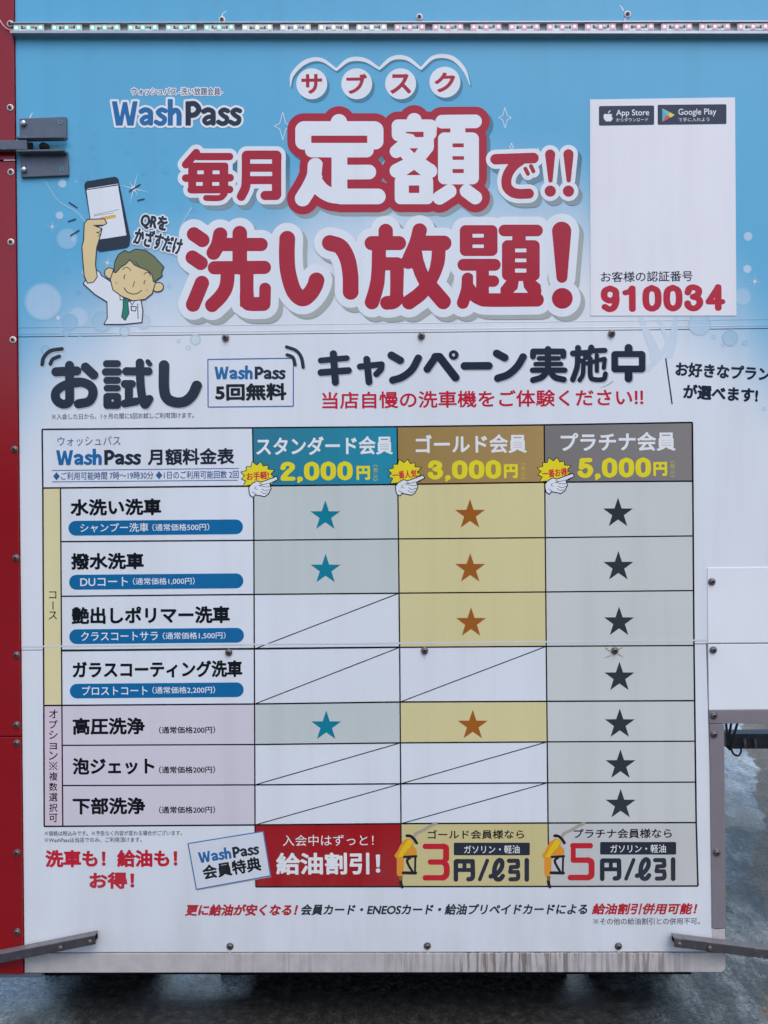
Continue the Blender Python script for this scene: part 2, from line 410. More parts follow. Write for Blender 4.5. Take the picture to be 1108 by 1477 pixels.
def T(s, x0, x1, y0, y1, col, lay, bold=0., extra=(), **kw):
    """extra: (grow px, colour, layer, dx, dy)"""
    pad = max([e[0] for e in extra], default=0)
    g, F, wp = text(s, x0, x1, y0, y1, bold, pad=pad, **kw); out = []
    for gr, c, l_, dx, dy in extra:
        V, P = msq(g, F-gr); out.append((wp(V)+[dx, dy], P, c, l_))
    V, P = msq(g, F); out.append((wp(V), P, col, lay)); return out
# ================================================================== THE SETTING
def ground_mat():
    m, n, l, b = mat('wet_concrete')
    tc = n.new('ShaderNodeTexCoord'); sx = n.new('ShaderNodeSeparateXYZ'); l.new(tc.outputs['Object'], sx.inputs[0])
    n1 = noise(n, l, 1.7, 8, rough=.62); n2 = noise(n, l, 38, 6, rough=.7); n3 = noise(n, l, 7, 6, rough=.6); n4 = noise(n, l, 150, 4, rough=.7); n7 = noise(n, l, 55, 8, rough=.75)
    shaded = ramp(n, l, n2.outputs[0], [(.34, tuple(lin('#1C1B19'))), (.55, tuple(lin('#3C3A36'))), (.78, tuple(lin('#5E5B54')))])
    wet = ramp(n, l, n3.outputs[0], [(.3, tuple(lin('#4A565B'))), (.7, tuple(lin('#6D7B80')))])
    # brown reflection of the machine painted into the colour to the right of x=1.5 m, blue-grey washed concrete left of it
    ed = n.new('ShaderNodeMath'); ed.operation = 'MULTIPLY_ADD'; l.new(n1.outputs[0], ed.inputs[0]); ed.inputs[1].default_value = .45
    l.new(sx.outputs[0], ed.inputs[2])
    yk = n.new('ShaderNodeMath'); yk.operation = 'MULTIPLY_ADD'; l.new(sx.outputs[1], yk.inputs[0]); yk.inputs[1].default_value = -.43; l.new(ed.outputs[0], yk.inputs[2])
    br = n.new('ShaderNodeMapRange'); l.new(yk.outputs[0], br.inputs[0]); br.inputs[1].default_value = 1.15; br.inputs[2].default_value = 1.165
    brown = ramp(n, l, n3.outputs[0], [(.3, tuple(lin('#5A5244'))), (.7, tuple(lin('#857A67')))])
    under = n.new('ShaderNodeMapRange')     # pale outside the machine's footprint; shade beneath it painted into the colour
    ab = n.new('ShaderNodeMath'); ab.operation = 'ABSOLUTE'; sh = n.new('ShaderNodeMath'); sh.operation = 'ADD'; sh.inputs[1].default_value = .12
    l.new(sx.outputs[0], sh.inputs[0]); l.new(sh.outputs[0], ab.inputs[0])
    a2 = n.new('ShaderNodeMath'); a2.operation = 'MULTIPLY_ADD'; l.new(n3.outputs[0], a2.inputs[0]); a2.inputs[1].default_value = .35; l.new(ab.outputs[0], a2.inputs[2])
    l.new(a2.outputs[0], under.inputs[0]); under.inputs[1].default_value = .88; under.inputs[2].default_value = 1.12
    c = mixn(n, l, shaded.outputs[0], wet.outputs[0], under.outputs[0])
    foam = n.new('ShaderNodeMapRange'); l.new(yk.outputs[0], foam.inputs[0]); foam.inputs[1].default_value = .80; foam.inputs[2].default_value = 1.1
    fy = n.new('ShaderNodeMapRange'); l.new(sx.outputs[1], fy.inputs[0]); fy.inputs[1].default_value = 1.3; fy.inputs[2].default_value = 2.0
    fm = n.new('ShaderNodeMath'); fm.operation = 'MULTIPLY'; l.new(foam.outputs[0], fm.inputs[0]); l.new(fy.outputs[0], fm.inputs[1])
    n5 = noise(n, l, 11, 8, rough=.75, map_scale=(1, .4, 1)); f5 = ramp(n, l, n5.outputs[0], [(.42, (.1, .1, .1)), (.58, (1, 1, 1))]); f5.color_ramp.elements[0].color = (.35, .35, .35, 1); fm2 = n.new('ShaderNodeMath'); fm2.operation = 'MULTIPLY'; l.new(fm.outputs[0], fm2.inputs[0]); l.new(f5.outputs[0], fm2.inputs[1])
    n6 = noise(n, l, 6, 10, rough=.78, map_scale=(1.5, .55, 1)); wr = ramp(n, l, n6.outputs[0], [(.38, tuple(lin('#2A2E2E'))), (.50, tuple(lin('#535957'))), (.60, tuple(lin('#8A908E')))]); c = mixn(n, l, c, wr.outputs[0], under.outputs[0])
    c = mixn(n, l, c, tuple(lin('#C4D0D6')), fm2.outputs[0])
    c = mixn(n, l, c, brown.outputs[0], br.outputs[0])
    # pale patches left of the machine and in a gap under it
    e1 = n.new('ShaderNodeMath'); e1.operation = 'MULTIPLY_ADD'; l.new(n7.outputs[0], e1.inputs[0]); e1.inputs[1].default_value = .30; l.new(sx.outputs[0], e1.inputs[2])
    p1 = n.new('ShaderNodeMapRange'); l.new(e1.outputs[0], p1.inputs[0]); p1.inputs[1].default_value = -.74; p1.inputs[2].default_value = -.80
    p2 = n.new('ShaderNodeMapRange'); l.new(sx.outputs[1], p2.inputs[0]); p2.inputs[1].default_value = .07; p2.inputs[2].default_value = .17
    p3 = n.new('ShaderNodeMath'); p3.operation = 'MULTIPLY'; l.new(p1.outputs[0], p3.inputs[0]); l.new(p2.outputs[0], p3.inputs[1])
    g1 = n.new('ShaderNodeMath'); g1.operation = 'ADD'; g1.inputs[1].default_value = .52; l.new(sx.outputs[0], g1.inputs[0]); g2 = n.new('ShaderNodeMath'); g2.operation = 'ABSOLUTE'; l.new(g1.outputs[0], g2.inputs[0])
    g3 = n.new('ShaderNodeMapRange'); l.new(g2.outputs[0], g3.inputs[0]); g3.inputs[1].default_value = .13; g3.inputs[2].default_value = .09
    g4 = n.new('ShaderNodeMapRange'); l.new(sx.outputs[1], g4.inputs[0]); g4.inputs[1].default_value = .17; g4.inputs[2].default_value = .22
    g5 = n.new('ShaderNodeMath'); g5.operation = 'MULTIPLY'; l.new(g3.outputs[0], g5.inputs[0]); l.new(g4.outputs[0], g5.inputs[1])
    p4 = n.new('ShaderNodeMath'); p4.operation = 'MAXIMUM'; l.new(p3.outputs[0], p4.inputs[0]); l.new(g5.outputs[0], p4.inputs[1])
    fx = ramp(n, l, n3.outputs[0], [(.36, (.3, .3, .3)), (.5, (1, 1, 1))]); p5 = n.new('ShaderNodeMath'); p5.operation = 'MULTIPLY'; l.new(p4.outputs[0], p5.inputs[0]); l.new(fx.outputs[0], p5.inputs[1])
    c = mixn(n, l, c, tuple(lin('#A9B6BB')), p5.outputs[0])
    sp = ramp(n, l, n4.outputs[0], [(.34, (.28, .28, .27)), (.48, (.9, .9, .9)), (.66, (1.5, 1.5, 1.45))]); sp2 = ramp(n, l, n7.outputs[0], [(.38, (.45, .45, .44)), (.52, (1, 1, 1)), (.64, (1.45, 1.45, 1.4))]); c = mixn(n, l, c, sp2.outputs[0], .9, 'MULTIPLY')
    c = mixn(n, l, c, sp.outputs[0], .8, 'MULTIPLY')
    l.new(c, b.inputs['Base Color'])
    ra_ = ramp(n, l, n1.outputs[0], [(.46, (.06, .06, .06)), (.50, (.36, .36, .36))]); rb_ = n.new('ShaderNodeMapRange'); l.new(sx.outputs[1], rb_.inputs[0]); rb_.inputs[1].default_value = .14; rb_.inputs[2].default_value = .24; rb_.inputs[3].default_value = .62; rb_.inputs[4].default_value = .10; rc_ = mixn(n, l, rb_.outputs[0], ra_.outputs[0], under.outputs[0]); rm = mixn(n, l, rc_, (.5, .5, .5), br.outputs[0])
    l.new(rm, b.inputs['Roughness'])
    bp = n.new('ShaderNodeBump'); bp.inputs['Strength'].default_value = .6; bp.inputs['Distance'].default_value = .004
    hh = n.new('ShaderNodeMath'); hh.operation = 'ADD'; l.new(n7.outputs[0], hh.inputs[0]); l.new(n4.outputs[0], hh.inputs[1])
    l.new(hh.outputs[0], bp.inputs['Height']); l.new(bp.outputs[0], b.inputs['Normal'])
    return m
bm = bmesh.new()
xs = sorted({-300, -60, -12, 12, 60, 300} | {round(-4+.25*k, 3) for k in range(33)}); ys = sorted({-300, -60, -12, 12, 60, 300} | {round(-4+.25*k, 3) for k in range(41)})
vv = [[bm.verts.new((x, y, 0)) for x in xs] for y in ys]
for j in range(len(ys)-1):
    for i in range(len(xs)-1): bm.faces.new((vv[j][i], vv[j][i+1], vv[j+1][i+1], vv[j+1][i]))
g = bmobj('ground', bm, ground_mat()); g['kind'] = 'structure'; g['label'] = 'wet grey concrete ground with puddles under and beside the wash machine'

bm = bmesh.new(); nx, ny = 90, 8; gg = []  # unseen ridge added behind the camera, keeps low sky out of the panel's reflection
for j in range(ny+1):
    row = []
    for i in range(nx+1):
        x = -150+300*i/nx; t = j/ny; hgt = 15+4*math.sin(x*.05)+2.5*math.sin(x*.13+1)+1.2*math.sin(x*.41)+random.uniform(-.6, .6)
        row.append(bm.verts.new((x, -48-34*t+.004*x*x*0, hgt*math.sin(math.pi*min(t, .55)/1.1)**.8-.3)))
    gg.append(row)
for j in range(ny):
    for i in range(nx): bm.faces.new((gg[j][i], gg[j][i+1], gg[j+1][i+1], gg[j+1][i]))
hl = bmobj('unseen_ridge', bm, simple('dark_ridge', (.045, .06, .035), .9, 0, .4, .6)); hl['kind'] = 'structure'; hl['label'] = 'unseen dark ridge added behind the viewer to block low sky reflection'

# ================================================================== MACHINE CABINET
base = WV(540, 1404); FZ = base.z
mc = thing('machine_cabinet', 'blue and white printed side of a car wash machine with price table and red headline', 'car wash machine', (0, 0, 0))
TH = .004
def edge_col(x, y): return bgcol(x, y)
# three printed sheets, each folded back at its edges
def sheet(name, quadpx, label):
    """panel sheet with a gridded face carrying the printed background"""
    (ax, ay), (bx, by), (cx, cy), (dx, dy) = quadpx; nx, ny = 92, max(2, int((dy-ay)/11))
    u = np.linspace(0, 1, nx+1)[None, :]; v = np.linspace(0, 1, ny+1)[:, None]
    X = (ax*(1-u)+bx*u)*(1-v)+(dx*(1-u)+cx*u)*v; Y = (ay*(1-u)+by*u)*(1-v)+(dy*(1-u)+cy*u)*v
    V = W(X.ravel(), Y.ravel(), 0.0); k = nx+1
    F = [(j*k+i, (j+1)*k+i, (j+1)*k+i+1, j*k+i+1) for j in range(ny) for i in range(nx)]
    rim = [i for i in range(k)]+[j*k+nx for j in range(1, ny+1)]+[ny*k+i for i in range(nx-1, -1, -1)]+[j*k for j in range(ny-1, 0, -1)]
    B = V[rim].copy(); B[:, 1] = .022; n0 = len(V); m = len(rim)
    F += [(rim[i], rim[(i+1) % m], n0+(i+1) % m, n0+i) for i in range(m)]
    C = bgcol(X.ravel(), Y.ravel()); C = np.vstack([C, C[rim]]); V = np.vstack([V, B])
    me = bpy.data.meshes.new(name); me.from_pydata(V.tolist(), [], F)
    at = me.color_attributes.new('tint', 'FLOAT_COLOR', 'POINT'); at.data.foreach_set('color', np.hstack([C, np.ones((len(C), 1))]).astype(np.float32).ravel())
    o = finish(name, me, VINYL, mc); o['label'] = label; return o
up = sheet('panel_sheet', [(21.6, -30), (1190, -42), (1190, 472.3), (26.6, 485.4)], 'sky blue printed upper sheet with bubbles fading to white')
mid = sheet('panel_sheet', [(26.7, 486.6), (1190, 473.5), (1190, 926.5), (31.2, 937.3)], 'white printed middle sheet under the blue one')
low = sheet('panel_sheet', [(31.3, 938.4), (1018.5, 929.5), (1031.5, 1372.3), (35.6, 1373.3)], 'white printed lower sheet with the bottom of the price table')
# hatch to the right of the lower sheet
bm = bmesh.new(); slab(bm, [(1020, 819), (1190, 817.5), (1190, 926), (1020.8, 927.2)], -.0022, .0, 0, .001)
o = bmobj('side_hatch', bm, M_WHITE, mc); o['label'] = 'small white cover plate right of the price table'
bm = bmesh.new(); slab(bm, [(1021, 929), (1190, 928), (1190, 1022.5), (1022.2, 1023.8)], -.0022, .02, 0, .001)
o = bmobj('side_hatch', bm, M_WHITE, mc); o['label'] = 'lower white cover plate above the grey rail'
# grey trims
bm = bmesh.new(); slab(bm, [(1022.3, 1024.2), (1190, 1023), (1190, 1042.5), (1022.6, 1043.6)], -.003, .03, 0, .0015)
bmobj('trim_rail', bm, M_TRIM, mc)['label'] = 'horizontal grey metal rail below the cover plates'
bm = bmesh.new(); slab(bm, [(1022.8, 1044.6), (1044, 1044), (1046.6, 1337.8), (1026.6, 1338.5)], -.003, .03, 0, .0015)
bmobj('trim_rail', bm, M_TRIM, mc)['label'] = 'vertical grey metal strip along the right edge'
bm = bmesh.new(); slab(bm, [(1026.8, 1340), (1045.6, 1339.6), (1046.2, 1373), (1027.4, 1372.6)], -.001, .03, 0, .001)
bmobj('corner_plate', bm, M_SKIRT, mc)
bm = bmesh.new(); slab(bm, [(35.8, 1375.2), (1046.2, 1374.2), (1046.4, 1397), (1041, 1401.6), (36, 1402.6)], -.0015, .03, 0, .0012)
o = bmobj('bottom_skirt', bm, M_SKIRT, mc); o['label'] = 'pale metal skirt with dark vertical rain streaks'
bm = bmesh.new(); slab(bm, [(36, 1403.4), (1001, 1402.6), (1000, 1409.5), (36, 1409.5)], .012, .05)
bmobj('bottom_rail', bm, M_BODY, mc)
# carcass behind the sheets
bm = bmesh.new()
pl = WV(24, 700).x; pr = WV(1045, 700).x; z0 = WV(500, 1401).z
box(bm, pl, pr, .031, .40, z0, 3.2)
zr = WV(1100, 1023).z
box(bm, pr+.002, 2.2, .032, .55, zr, 3.19)
bmobj('carcass', bm, M_BODY, mc)
# lips where the sheets meet: a pale fold line and a dark gap
def lip(x0, y0, x1, y1, hpx, dep, off, k_=.98, col=None):
    a, b = WV(x0, y0), WV(x1, y1); n = 40; V, C = [], []
    r = hpx*PXM/2
    for k in range(n+1):
        t = k/n; p = a.lerp(b, t)
        for j in range(5):
            an = math.pi*j/4; V.append((p.x, -dep*math.sin(an)-off, p.z+r*math.cos(an)))
        C += [bgcol(x0+(x1-x0)*t, y0+(y1-y0)*t)*k_ if col is None else col]*5
    F = [(k*5+j, (k+1)*5+j, (k+1)*5+j+1, k*5+j+1) for k in range(n) for j in range(4)]
    return np.array(V), F, np.array(C)
def lips(parent, rows):
    AV, AF, AC = [], [], []; k = 0
    for r in rows:
        V, F, C = lip(*r); AV.append(V); AC.append(C); AF += [tuple(i+k for i in f) for f in F]; k += len(V)
    AC = np.vstack(AC); me = bpy.data.meshes.new('fold_lip'); me.from_pydata(np.vstack(AV).tolist(), [], AF)
    at = me.color_attributes.new('tint', 'FLOAT_COLOR', 'POINT'); at.data.foreach_set('color', np.hstack([AC, np.ones((len(AC), 1))]).astype(np.float32).ravel())
    finish('fold_lip', me, VINYL, parent)
lips(up, [(26.5, 481.4, 1190, 468.4, 2.0, .0004, .0002), (26.3, 472.5, 1190, 459.5, 1.5, .0003, .0002, .93)])
lips(mid, [(31, 932.6, 1190, 921.8, 2.2, .00012, .00056, .86)])

# ------------------------------------------------------------------ prints
def bl(c, k):       # translucent printing over the background
    return lambda x, y: mixc(bgcol(x, y), c, k)
# bubbles
nb = [0.]
def bubble(ps, name='bubble'):
    nb[0] += .018; flat(name, [(V, P, c, l_+nb[0]*.5) for V, P, c, l_ in ps], up)
for i, (x, y, r, k) in enumerate([(62.3, 435, 28, .42), (97, 344.5, 16, .28), (113, 457.5, 15, .3), (86, 310.7, 6, .6), (90, 264.7, 6.5, .6), (106, 345, 4, .5), (84, 458.5, 3.2, .7),
                     (1078, 388, 6.3, .6), (1079, 341, 6.8, .6), (122, 393, 5, .3), (1071, 428, 13, .25)]):
    ang = np.linspace(0, 2*math.pi, 30, endpoint=False); rr_ = [0.01, .8*r, .93*r, r]
    V = np.array([(x+q*np.cos(t), y+q*np.sin(t)) for q in rr_ for t in ang]); P = [(m*30+i, m*30+(i+1) % 30, (m+1)*30+(i+1) % 30, (m+1)*30+i) for m in range(3) for i in range(30)]
    bubble([(V, P, lambda X, Y, x=x, y=y, r=r, k=k: mixc(bgcol(X, Y), WHITE, (k*.85*np.clip((1.0-np.hypot(X-x, Y-y)/r)/.14, 0, 1))[..., None]), .4)])
for x, y, r, k in [(147.6, 464, 15, .16), (101, 465, 12, .14), (207, 464, 11, .14), (1009, 468, 16.5, .18), (1053, 488, 11.6, .26)]:
    bubble([discs((x, y), r*.86, bl(SKYB*.9, k), .8), discs((x, y), r, bl(SKYB*.75, k*1.6), .8, r0=r*.86)])
for x, y, r in [(122, 256, 7), (240, 246, 5.4), (260.5, 301, 3.3), (97.5, 391.7, 3.3), (113, 422.3, 3.3), (244.5, 413, 3), (115.6, 483, 3), (139, 242, 2.2), (223.5, 233, 2),
                (136.5, 194, 3), (133.6, 212, 4.4), (234.7, 218.4, 3), (224, 234.7, 2.2), (184, 219.5, 3.4), (114.4, 182, 3), (135.4, 228, 3), (191, 191, 2),
                (1075, 494.5, 4.2), (1029.5, 486, 3.2), (1043, 498, 2.8), (278, 303, 2.5), (206, 250, 2.8), (1102, 590, 3), (258, 492, 3), (282, 490, 8), (96, 480, 6), (180, 478, 8), (66, 505, 7), (272, 502, 4)]:
    bubble([discs((x, y), r, bl(SKYB*.72, .34), 1.0, 18, r0=r*.72), discs((x, y), r*.72, bl(SKYB*.8, .14), 1.0, 18)])
# pale paint strokes below the card
parts = []
for pts, r0, r1 in [([(922, 452), (932, 478), (944, 505), (946, 514)], 3, 9), ([(950, 462), (958, 480), (965, 500), (962, 515)], 3, 3), ([(975, 460), (968, 485), (955, 510), (935, 532)], 3, 4), ([(976, 470), (972, 495), (966, 512)], 2, 5)]:
    a = Art(); a.curve(pts, r0, r1); parts.append(art(a, bl(SKYB, .2), 1.0+.1*len(parts), .8))
flat('swash_print', parts, mid, 'faint pale blue brush marks')
# sparkles
def sparkle(c, R, k=8, rot=0., w=.07):
    pts = []
    for i in range(2*k):
        a = rot+math.pi*i/k; r = R*(1 if i % 4 == 0 else .5) if i % 2 == 0 else R*w
        pts.append((c[0]+r*math.cos(a), c[1]+r*math.sin(a)))
    return pts
def fan(pts, c, col, lay):
    n = len(pts); return (np.array(pts+[c], float), [(i, (i+1) % n, n) for i in range(n)], col, lay)
parts = []
for c, R, rot in [((193, 272), 25, .25), ((75.5, 327), 11, .1), ((155, 379), 12, .2), ((110, 262), 4, 0), ((1088.6, 406), 13, .15), ((129, 327), 4, .3), ((266, 371), 8, .1)]:
    flat('sparkle', [fan(sparkle(c, R, rot=rot), c, lambda x, y: mixc(bgcol(x, y), WHITE, .9), 1.9), discs(c, R*.14, WHITE, 2.0, 14)], up)
for c, R in [((408, 182), 20), ((728.5, 170), 15), ((738, 212), 6), ((776, 218), 5)]:
    q = [(c[0]+R*.09*0, c[1]-R), (c[0]+R*.22, c[1]-R*.2), (c[0]+R*.62, c[1]), (c[0]+R*.22, c[1]+R*.2), (c[0], c[1]+R), (c[0]-R*.22, c[1]+R*.2), (c[0]-R*.62, c[1]), (c[0]-R*.22, c[1]-R*.2)]
    for i in range(8): parts.append(pline(q[i], q[(i+1) % 8], 1.3, bl(WHITE, .7), 1.9+.02*i))
a = Art(); a.curve([(66, 262), (85, 290), (110, 305), (125, 322)], .8, 1.4); parts.append(art(a, bl(WHITE, .25), 1.8, .6))
a = Art(); a.curve([(276, 300), (262, 325), (258, 345)], 1.2, .6); parts.append(art(a, bl(WHITE, .3), 1.8, .6))
flat('sparkle_print', parts, up, 'white printed sparkles and glints')

# ---- headline ----
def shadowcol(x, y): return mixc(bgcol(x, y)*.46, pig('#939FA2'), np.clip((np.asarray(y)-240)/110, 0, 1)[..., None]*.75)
def headline(name, arts, cols, parent, label, h=.6):
    """cols: list of (grow, colour, layer, dx, dy) applied to the union of the shapes"""
    x0 = min(a.bbox()[0] for a in arts); y0 = min(a.bbox()[1] for a in arts); x1 = max(a.bbox()[2] for a in arts); y1 = max(a.bbox()[3] for a in arts)
    pad = max(c[0] for c in cols)+1.2
    g = grid((x0, y0, x1, y1), h, pad); F = np.full(g[0].shape, 1e3)
    for a in arts:
        bx = a.bbox(); i0 = max(0, np.searchsorted(g[0][0], bx[0]-pad-1)); i1 = np.searchsorted(g[0][0], bx[2]+pad+1)
        F[:, i0:i1] = np.minimum(F[:, i0:i1], a.field((g[0][:, i0:i1], g[1][:, i0:i1])))
    parts = []
    for gr, c, l_, dx, dy in cols:
        V, P = msq(g, F-gr, dx, dy); parts.append((V, P, c, l_))
    return flat(name, parts, parent, label)
mai = Art(250, 190, 6.156)
mai.line([(205, 188), (112, 293)], 35).line([(215, 222), (500, 222)], 33).rr(133, 275, 490, 548, 28).line([(112, 413), (505, 410)], 34).line([(160, 516), (500, 514)], 34)
mai.line([(460, 480), (452, 555)], 30).curve([(450, 545), (435, 578), (400, 590), (350, 591), (293, 589)], 27)
for q in ((214, 345, 272, 378), (350, 345, 412, 378), (204, 448, 262, 481), (347, 448, 409, 481)): mai.rr(*q, 5, sub=True)
mai.rr(270, 549, 400, 563, 4, sub=True)
tsuki = Art(250, 190, 6.156)
tsuki.rr(608, 168, 962, 290, 48).curve([(650, 215), (648, 420), (640, 500), (605, 575)], 41).line([(918, 210), (918, 560)], 42).line([(914, 567), (816, 567)], 41).line([(650, 321), (910, 321)], 36).line([(650, 431), (905, 431)], 36)
for q in ((684, 247, 877, 285), (684, 358, 879, 395)): tsuki.rr(*q, 4, sub=True)
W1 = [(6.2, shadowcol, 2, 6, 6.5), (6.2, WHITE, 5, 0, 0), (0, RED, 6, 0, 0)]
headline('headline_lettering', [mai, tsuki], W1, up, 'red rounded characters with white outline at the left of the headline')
tei = Art(405, 140, 6.925)
tei.line([(582, 254), (582, 330)], 82).rr(145, 243, 1025, 400, 90).line([(227, 330), (227, 446)], 81).line([(945, 330), (945, 443)], 81).rr(243, 460, 928, 604, 70)
tei.rr(508, 560, 665, 1000, 4).line([(600, 752), (880, 750)], 73).line([(600, 994), (970, 994)], 78)
tei.curve([(347, 688), (338, 790), (290, 900), (220, 1015)], 78).curve([(345, 850), (410, 930), (500, 980), (600, 994)], 75)
tei.rr(305, 387, 865, 460, 8, sub=True); tei.poly([(425, 604), (508, 604), (508, 883), (470, 862), (430, 815), (408, 780)], sub=True)
gaku = Art(550, 140, 6.518)
gaku.line([(310, 222), (310, 300)], 70).rr(98, 212, 524, 345, 60).line([(160, 300), (160, 355)], 61).line([(462, 300), (460, 345)], 60)
gaku.line([(142, 512), (250, 420)], 62).poly([(160, 300), (495, 300), (495, 470), (488, 500), (410, 598), (500, 640), (505, 700), (470, 760), (150, 760), (110, 720), (110, 650), (212, 598), (180, 560), (160, 420)])
gaku.line([(145, 695), (330, 600)], 66).line([(460, 697), (330, 610)], 66).rr(127, 740, 488, 1008, 52)
gaku.line([(573, 233), (882, 230)], 64).rr(650, 280, 790, 360, 4).rr(534, 334, 918, 822, 62).line([(642, 887), (548, 948)], 65).line([(802, 885), (884, 946)], 64)
gaku.poly([(232, 328), (398, 328), (398, 378), (322, 378), (300, 352), (232, 340)], sub=True); gaku.poly([(264, 483), (347, 483), (312, 529)], sub=True); gaku.poly([(310, 685), (234, 735), (374, 735)], sub=True)
gaku.rr(259, 832, 358, 903, 6, sub=True)
for q in ((670, 437, 776, 474), (670, 557, 778, 592), (670, 678, 776, 716)): gaku.rr(*q, 3, sub=True)
gaku.poly([(690, 824), (772, 822), (740, 865), (725, 900), (712, 865)], sub=True)
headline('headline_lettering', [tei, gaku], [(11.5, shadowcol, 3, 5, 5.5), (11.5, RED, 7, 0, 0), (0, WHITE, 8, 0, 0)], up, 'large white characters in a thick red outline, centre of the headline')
de = Art(690, 190, 6.925)
de.line([(172, 277), (550, 265)], 53).curve([(440, 275), (350, 345), (290, 440), (283, 540), (330, 600), (400, 622), (505, 620)], 50).line([(470, 372), (495, 422)], 20).line([(525, 345), (550, 397)], 20)
de.line([(717, 230), (720, 488)], 51, 22).dot((718, 595), 56).line([(900, 228), (902, 487)], 51, 22).dot((900, 595), 56)
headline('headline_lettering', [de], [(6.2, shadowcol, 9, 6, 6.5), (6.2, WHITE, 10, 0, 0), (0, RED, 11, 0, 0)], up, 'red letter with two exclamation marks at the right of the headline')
arai = Art(255, 310, 7.387)
arai.line([(185, 208), (275, 270)], 76).line([(170, 455), (258, 515)], 75).line([(270, 727), (176, 957)], 77).curve([(465, 210), (440, 320), (394, 405)], 76).line([(480, 317), (900, 317)], 71).line([(673, 196), (673, 560)], 78)
arai.line([(403, 565), (935, 561)], 71).curve([(547, 600), (530, 760), (470, 870), (378, 962)], 75).rr(675, 560, 820, 980, 6).curve([(748, 850), (752, 930), (790, 950), (925, 950)], 75).line([(943, 785), (940, 940)], 62)
ii = Art(390, 310, 6.925)
ii.curve([(170, 240), (166, 400), (178, 570), (235, 760), (320, 836), (395, 790), (445, 710), (462, 655)], 79).curve([(595, 282), (700, 320), (770, 440), (800, 600), (803, 770)], 79)
hana = Art(515, 310, 6.925)
hana.line([(287, 162), (287, 285)], 72).line([(147, 284), (420, 284)], 71).curve([(222, 300), (215, 580), (190, 740), (150, 873)], 72).line([(250, 490), (400, 490)], 66).curve([(400, 500), (398, 800), (370, 868), (300, 880)], 69)
hana.curve([(626, 157), (590, 290), (510, 470)], 72).line([(640, 284), (868, 284)], 76).curve([(815, 330), (800, 480), (735, 640), (640, 780), (520, 873)], 73).curve([(595, 420), (640, 570), (720, 700), (862, 868)], 76)
hana.poly([(650, 360), (748, 360), (742, 440), (728, 520), (710, 572), (688, 520), (662, 440)], sub=True); hana.rr(290, 354, 460, 422, 4, sub=True)
hana.poly([(470, 545), (555, 540), (575, 600), (620, 700), (560, 755), (462, 805)], sub=True); hana.poly([(283, 558), (330, 558), (330, 700), (318, 800), (255, 815), (275, 700)], sub=True)
hana.line([(625, 157), (590, 290)], 66).curve([(626, 157), (590, 290), (510, 470)], 72)
dai = Art(650, 310, 5.54)
dai.rr(73, 83, 375, 330, 46).line([(103, 400), (352, 400)], 48).line([(255, 420), (255, 640)], 51).line([(270, 531), (342, 530)], 46).curve([(137, 510), (130, 600), (98, 704)], 48).curve([(140, 570), (180, 630), (240, 670), (320, 681), (690, 679)], 55)
dai.line([(430, 126), (690, 126)], 47).rr(492, 150, 600, 225, 4).rr(410, 203, 712, 527, 46).poly([(455, 520), (665, 520), (715, 560), (722, 610), (715, 650), (400, 650), (400, 590)], grow=4)
for q in ((175, 153, 265, 182), (175, 238, 265, 265), (515, 270, 605, 300), (515, 350, 605, 379), (515, 430, 605, 462)): dai.rr(*q, 3, sub=True)
dai.poly([(545, 530), (578, 530), (585, 580), (617, 623), (500, 623), (535, 590)], sub=True); dai.rr(306, 577, 398, 627, 4, sub=True); dai.poly([(180, 450), (203, 450), (203, 583), (180, 550)], sub=True)
bang = Art(650, 310, 5.54); bang.line([(887, 132), (889, 500)], 77, 44).dot((892, 668), 83)
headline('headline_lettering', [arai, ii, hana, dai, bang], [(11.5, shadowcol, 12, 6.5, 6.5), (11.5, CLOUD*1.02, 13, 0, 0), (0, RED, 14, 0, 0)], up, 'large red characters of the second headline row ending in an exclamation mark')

# ---- four white discs with kana under scallop arcs ----
arc = Art(350, 60, 2.216)
for p in ([(153, 145), (160, 105), (200, 66), (250, 58), (300, 90)], [(300, 90), (340, 59), (390, 59), (437, 87)], [(437, 87), (478, 54), (525, 54), (570, 87)], [(570, 87), (612, 50), (668, 52), (708, 90), (727, 138)]):
    arc.curvev(p, [1.2 if p[0][0] == 153 else 4, 6, 7, 6, 1.2 if p[-1][0] == 727 else 4])
parts = [art(arc, lambda x, y: bgcol(x, y)*.5, 2, .6, dx=2, dy=3), art(arc, WHITE, 3, .6)]
for (x, y), ch in zip(((449.8, 121), (514.7, 121), (578, 121), (641.8, 118.7)), 'サブスク'):
    parts += [discs((x+3.5, y+5), 22.3, lambda x, y: bgcol(x, y)*.5, 2.2, 40), discs((x, y), 22.3, WHITE, 4, 40)]
    parts += T(ch, x-15, x+15, y-14, y+14.5, RED, 5, .035)
flat('subtitle_lettering', parts, up, 'four white discs with red kana above the headline')
